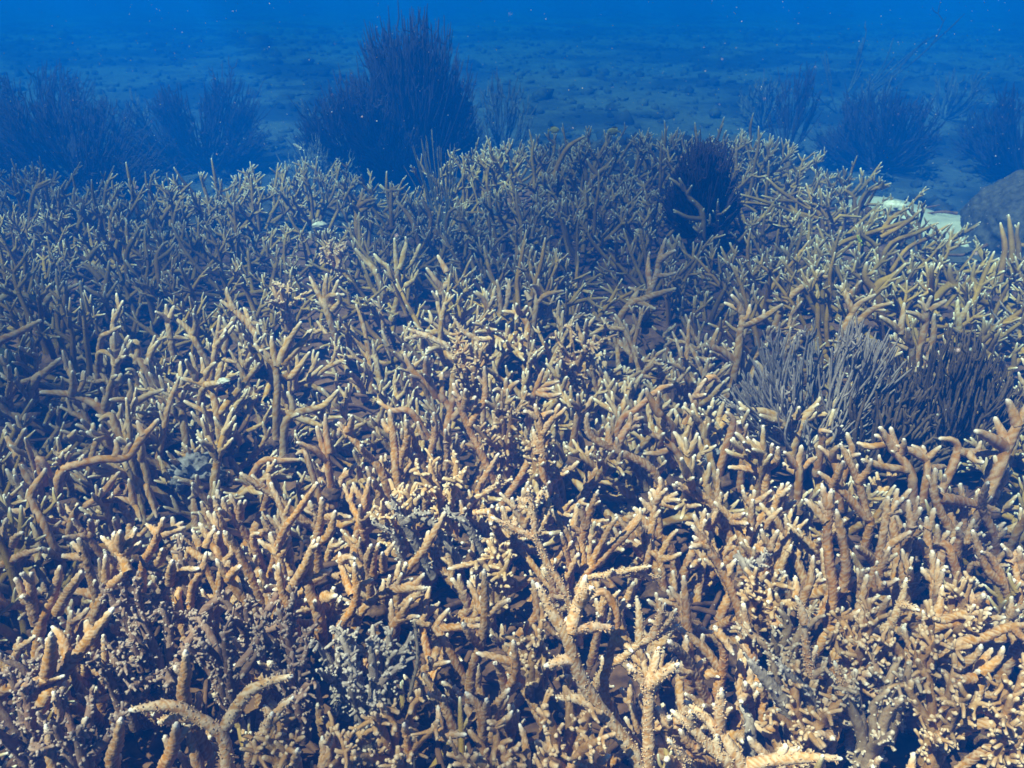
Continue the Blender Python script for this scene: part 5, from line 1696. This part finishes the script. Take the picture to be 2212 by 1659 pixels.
# dim bushes scattered on the far seabed: one kind, copied
def copy_thing(src, loc, rz, sc, label, group):
    c = src.copy(); COL.objects.link(c); c.location = [float(v) for v in loc]; c.rotation_euler = (0, 0, rz); c.scale = (sc,) * 3
    c['label'] = label; c['group'] = group
    for ch in src.children:
        k = ch.copy(); k.parent = c; COL.objects.link(k)
    return c
def ico_low(sub=2):
    import bmesh
    bm = bmesh.new(); bmesh.ops.create_icosphere(bm, subdivisions=sub, radius=1); bm.verts.ensure_lookup_table()
    V = np.array([v.co for v in bm.verts]); T = np.array([[v.index for v in f.verts] for f in bm.faces]); bm.free(); return V, T
protos = []
far_spots = [(1.9, 6.9, 'right of the tall narrow plume'), (2.6, 6.6, 'above the sand patch'), (3.2, 6.2, 'above the boulder at right'),
 (-1.3, 6.2, 'in the gap left of the huge gorgonian'), (-1.9, 6.5, 'behind the dark gorgonian left of the huge one'), (-2.6, 6.3, 'behind the broad left gorgonian'), (-3.3, 6.4, 'at the far left border'), (3.4, 7.2, 'highest at the right border'), (-.9, 6.9, 'far behind the huge gorgonian')]
for i, (x, y, where) in enumerate(far_spots):
    x, y = x * 1.22, y * 1.22
    lb = 'low dim soft coral bush ' + where; gr = 'hazy bushes on the far seabed'
    if i < 2:
        protos.append(gorgonian('hazy_bush', lb, 'soft coral', (x, y, gz(x, y)), fan(g, 9, -.24, .24, .42, .15), 7, .009, M['plume_mid'], 60 + i, 4, .11, .15, .5, 1, gr))
    else:
        copy_thing(protos[i % 2], (x, y, gz(x, y)), g.uniform(0, 6.28), g.uniform(.55, .95), lb, gr)

# low reef lumps that speckle the far seabed
mb = MB(); rs2 = np.random.default_rng(4); Vl, Tl = ico_low()
for _ in range(7000):
    y = 4.2 + 17 * rs2.uniform() ** 1.35; x = rs2.uniform(-.75, .75) * y
    if y < thicket_edge(x) + .25: continue
    r_ = rs2.lognormal(0, .45) * .020 * (1 + .05 * y)
    sc = np.array([r_, r_, r_ * rs2.uniform(.4, 1.1)])
    if y > 7.5 and len(Vl) > 12: Vl, Tl = ico_low(1)
    elif y <= 7.5 and len(Vl) == 12: Vl, Tl = ico_low()
    V_ = Vl * (1 + .35 * rs2.normal(size=(len(Vl), 1))) * sc
    mb.add(V_ + np.array([x, y, gz(x, y) + r_ * .1]), None, Tl, np.full(len(V_), rs2.uniform(.01, .2)))
o = mb.build('reef_lumps', M['lump']); o['kind'] = 'stuff'

# near sea rods
def rod_targets(rng, n, rx, h, low, lean=(0, 0)):
    out = []
    for _ in range(n):
        a = rng.uniform(0, 2 * math.pi); q = math.sqrt(rng.uniform(.02, 1))
        hh = h * (1 - .72 * q ** 2) * rng.uniform(.82, 1.05) + low
        out.append((math.cos(a) * rx * q + lean[0] * hh, math.sin(a) * rx * q * .8 + lean[1] * hh, hh))
    return out
gorgonian('sea_rod', 'slender grey sea rod bush with upright fingers at right, in front of cream corals', 'soft coral', (.735, 1.93, -.14),
          rod_targets(g, 52, .20, .35, .03, (.03, 0)), 4, .0026, M['rod_grey'], 50, 7, .008, .11, .45, 1, 'sea rods amid the staghorn', .9, .03, (.58, .92, .22, .60), .0006)
gorgonian('sea_rod', 'dark brown fingered sea rod on the shaded right flank of the grey one', 'soft coral', (.87, 1.88, -.17),
          rod_targets(g, 34, .15, .25, .03, (0, 0)), 3, .0036, M['rod_brown'], 51, 7, .008, .12, .45, 1, 'sea rods amid the staghorn', .9, .03, (.58, .92, .22, .60), .0007)
gorgonian('sea_rod', 'dark brown bushy sea rod right of the grey one, in shade', 'soft coral', (1.07, 1.93, -.14),
          rod_targets(g, 40, .15, .28, .03, (.04, 0)), 5, .0029, M['rod_brown'], 52, 6, .010, .13, .6, 1, 'sea rods amid the staghorn', .85, .03, (.7, 1.02, .18, .55), .0007)
gorgonian('sea_rod', 'grey feathery sea rod sweeping in from the right border', 'soft coral', (1.72, 2.55, -.10),
          [(-.26 + .03 * k, .02 * (k % 3) - .03, .05 + .025 * k) for k in range(9)], 4, .0034, M['rod_grey'], 53, 6, .015, .06, .3, 1, 'sea rods amid the staghorn', .8, .02)
whip_t = [(-.115, 0, .33), (-.095, .01, .28), (-.08, 0, .36), (-.055, -.01, .31), (-.035, .01, .38), (-.02, 0, .29), (0, .0, .32), (.03, .01, .34), (.045, -.01, .28), (.02, .02, .26), (-.07, .02, .3)]
gorgonian('sea_whip', 'pale thin sea whips standing upright before the huge dark gorgonian', 'soft coral', (-.285, 3.68, -.04), whip_t, 2, .0026, M['whip'], 54, 5, .03, .05, .3, 0, 'pale sea whips', .6, .012)

# ------------------------------------------------------------------ boulder corals, rock, bleached rubble
def ico(sub):
    import bmesh
    bm = bmesh.new(); bmesh.ops.create_icosphere(bm, subdivisions=sub, radius=1)
    bm.verts.ensure_lookup_table()
    V = np.array([v.co for v in bm.verts]); T = np.array([[v.index for v in f.verts] for f in bm.faces]); bm.free()
    return V, T
def lump_noise(V, f, seed):
    s = seed * 7.3
    return vnoise(V[:, 0] * f + s, V[:, 1] * f + V[:, 2] * f * .7) + vnoise(V[:, 2] * f + s, V[:, 0] * f - V[:, 1] * f * .6)
def rock(name, label, cat, loc, size, m, seed, amp=.12, sub=5, freq=2.0, fine=.03, group=None):
    V, T = ico(sub)
    V = V * (1 + amp * lump_noise(V, freq, seed) + fine * lump_noise(V, freq * 5, seed + 3))[:, None] * np.asarray(size)
    mb = MB(); mb.add(V, None, T)
    return tag(mb.build(name, m, None, loc), label, cat, group)
rock('boulder_coral', 'large dark rounded boulder coral at the right border beside the sand', 'coral', (2.44, 3.90, -.15), (.40, .36, .34), M['boulder'], 4, .12, 6, 2.2, .05)
rock('boulder_coral', 'small olive green boulder coral cut by the left border', 'coral', (-1.42, 2.24, -.06), (.055, .055, .065), M['olive'], 5, .08, 4, 1.6, .03)
rock('dead_coral_rock', 'knobbly grey purple rock of dead coral in the dark hole, left of centre', 'rock', (-.745, 1.80, -.13), (.06, .045, .045), M['rock'], 6, .45, 5, 4.5, .22)
rock('dead_coral_rock', 'small grey crusted rock peeping out left of the grey sea rods', 'rock', (.47, 1.86, -.12), (.045, .04, .035), M['rock'], 9, .45, 5, 4.5, .22)
for k, (x, y, z, sx, label) in enumerate([(-.757, 2.112, -.035, .016, 'white bleached coral chunk in the sun patch at left'), (.964, 2.20, -.07, .03, 'white bleached coral chunk behind the grey sea rods'),
        (1.275, 2.27, -.03, .04, 'flat white bleached slab by the right border'), (-.743, 3.36, .045, .03, 'whitish dead coral plate on the ridge left of centre'), (.03, 1.50, -.10, .012, 'small pale shell lump below the open staghorn'), (1.62, 3.72, .03, .05, 'pale sunlit rubble lump on the toppled rods')]):
    rock('bleached_rubble', label, 'rubble', (x, y, z), (sx, sx * .7, sx * .5), M['white'], 20 + k, .35, 4, 2.2, .08, 'bleached coral pieces')

# hairy stick of algae
mb = MB(); rng = np.random.default_rng(3)
C, s, r_, tg = tube(mb, [(0, 0, -.14), (0, .01, 0), (.012, .03, .06), (.008, .05, .12)], .0035, .0022, 8, .006, .0006, rng=rng)
nubs(mb, C, s, r_, tg, rng, .0045, .0006, .004)
tag(mb.build('algae_stick', M['stick'], None, (-.158, 1.03, -.08)), 'thin upright brown stick furred with algae near the blue grey crust', 'algae')

# ------------------------------------------------------------------ fish
def fish(name, label, loc, L, deep, mbody, mfin, yaw, pitch, thin=.28, group=None):
    t = thing(name, label, 'fish', loc, group)
    t.rotation_euler = (0, pitch, yaw)
    n, k = 16, 12
    u = np.linspace(0, 1, n)
    prof = np.interp(u, [0, .06, .2, .4, .6, .8, .92, 1], [.02, .38, .78, 1, .9, .5, .24, .2]) * deep * L / 2
    th = np.arange(k) * 2 * np.pi / k
    V = np.array([[-L / 2 + L * .82 * uu, math.cos(a) * p * thin / .5 * .5, math.sin(a) * p] for uu, p in zip(u, prof) for a in th])
    idx = np.arange(n * k).reshape(n, k); nx = np.roll(idx, -1, 1)
    mb = MB(); mb.add(V, np.stack([idx[:-1], nx[:-1], nx[1:], idx[1:]], -1).reshape(-1, 4)); mb.build('body', mbody, t)
    def fin(name, pts):
        P = np.array(pts, float) * L; e = .004 * L + .0003; c = len(P)
        V = np.vstack([P + [0, e, 0], P - [0, e, 0]])
        T = [[0, i, i + 1] for i in range(1, c - 1)] + [[c, c + i + 1, c + i] for i in range(1, c - 1)]
        Qf = [[i, (i + 1) % c, (i + 1) % c + c, i + c] for i in range(c)]
        m_ = MB(); m_.add(V, Qf, T); return m_.build(name, mfin, t)
    fin('tail_fin', [(.28, 0, 0), (.34, 0, .05 * deep * 2), (.5, 0, .2 * deep * 1.6), (.44, 0, 0), (.5, 0, -.2 * deep * 1.6), (.34, 0, -.05 * deep * 2)])
    fin('dorsal_fin', [(-.2, 0, .34 * deep), (-.1, 0, .66 * deep), (.1, 0, .64 * deep), (.22, 0, .5 * deep), (.2, 0, .18 * deep)])
    fin('anal_fin', [(0, 0, -.4 * deep), (.1, 0, -.62 * deep), (.2, 0, -.46 * deep), (.2, 0, -.16 * deep)])
    Ve, Te = ico(2)
    for sgn in (-1, 1):
        m_ = MB(); m_.add(Ve * L * .028 + np.array([-.36 * L, sgn * L * deep * .5 * .6 * thin / .5, .06 * L * deep * 2]), None, Te); m_.build('eye', M['fish_eye'], t)
    return t
fish('damselfish', 'small dark damselfish hovering by the lone forked staghorn', (-.026, 2.42, .0), .05, .55, M['fish_dark'], M['fish_fin'], .5, .1)
fish('wrasse', 'tiny yellow green wrasse pointing nose up over the right half of the thicket', (1.215, 3.02, .085), .05, .22, M['fish_green'], M['fish_green'], .3, .95)
fish('yellow_fish', 'yellow fish blurred by haze above the crest of the mound', (.50, 4.45, .22), .075, .5, M['fish_yellow'], M['fish_yellow'], .2, .0, group='yellow fish over the mound')
fish('yellow_fish', 'fainter yellow fish lower left of the other above the mound', (.21, 4.62, .20), .065, .5, M['fish_yellow'], M['fish_yellow'], 2.8, .1, group='yellow fish over the mound')
fish('pale_fish', 'tiny pale fish glinting before the dark gorgonians', (-.93, 3.94, .237), .055, .22, M['fish_pale'], M['fish_pale'], .2, .6)

# ------------------------------------------------------------------ drifting specks in the water
V0 = np.array([[1, 0, 0], [-1, 0, 0], [0, 1, 0], [0, -1, 0], [0, 0, 1], [0, 0, -1]], float)
T0 = np.array([[0, 2, 4], [2, 1, 4], [1, 3, 4], [3, 0, 4], [2, 0, 5], [1, 2, 5], [3, 1, 5], [0, 3, 5]])
mb = MB(); rs = np.random.default_rng(8); cnt = 0
while cnt < 2600:
    y = rs.uniform(.5, 5.0); x = rs.uniform(-.7, .7) * y; z = rs.uniform(-.05, 1.25)
    v = in_view((x, y, z), 200)
    if v is None or z < .05 * (y - 1.2) + .03: continue
    r_ = rs.lognormal(0, .45) * .00042 * (.5 + .45 * v[2]); r_ = min(r_, .0022)
    mb.add(V0 * r_ * rs.uniform(.6, 1.3, (1, 3)) + np.array([x, y, z]), None, T0); cnt += 1
o = mb.build('marine_snow', M['snow']); o['kind'] = 'stuff'
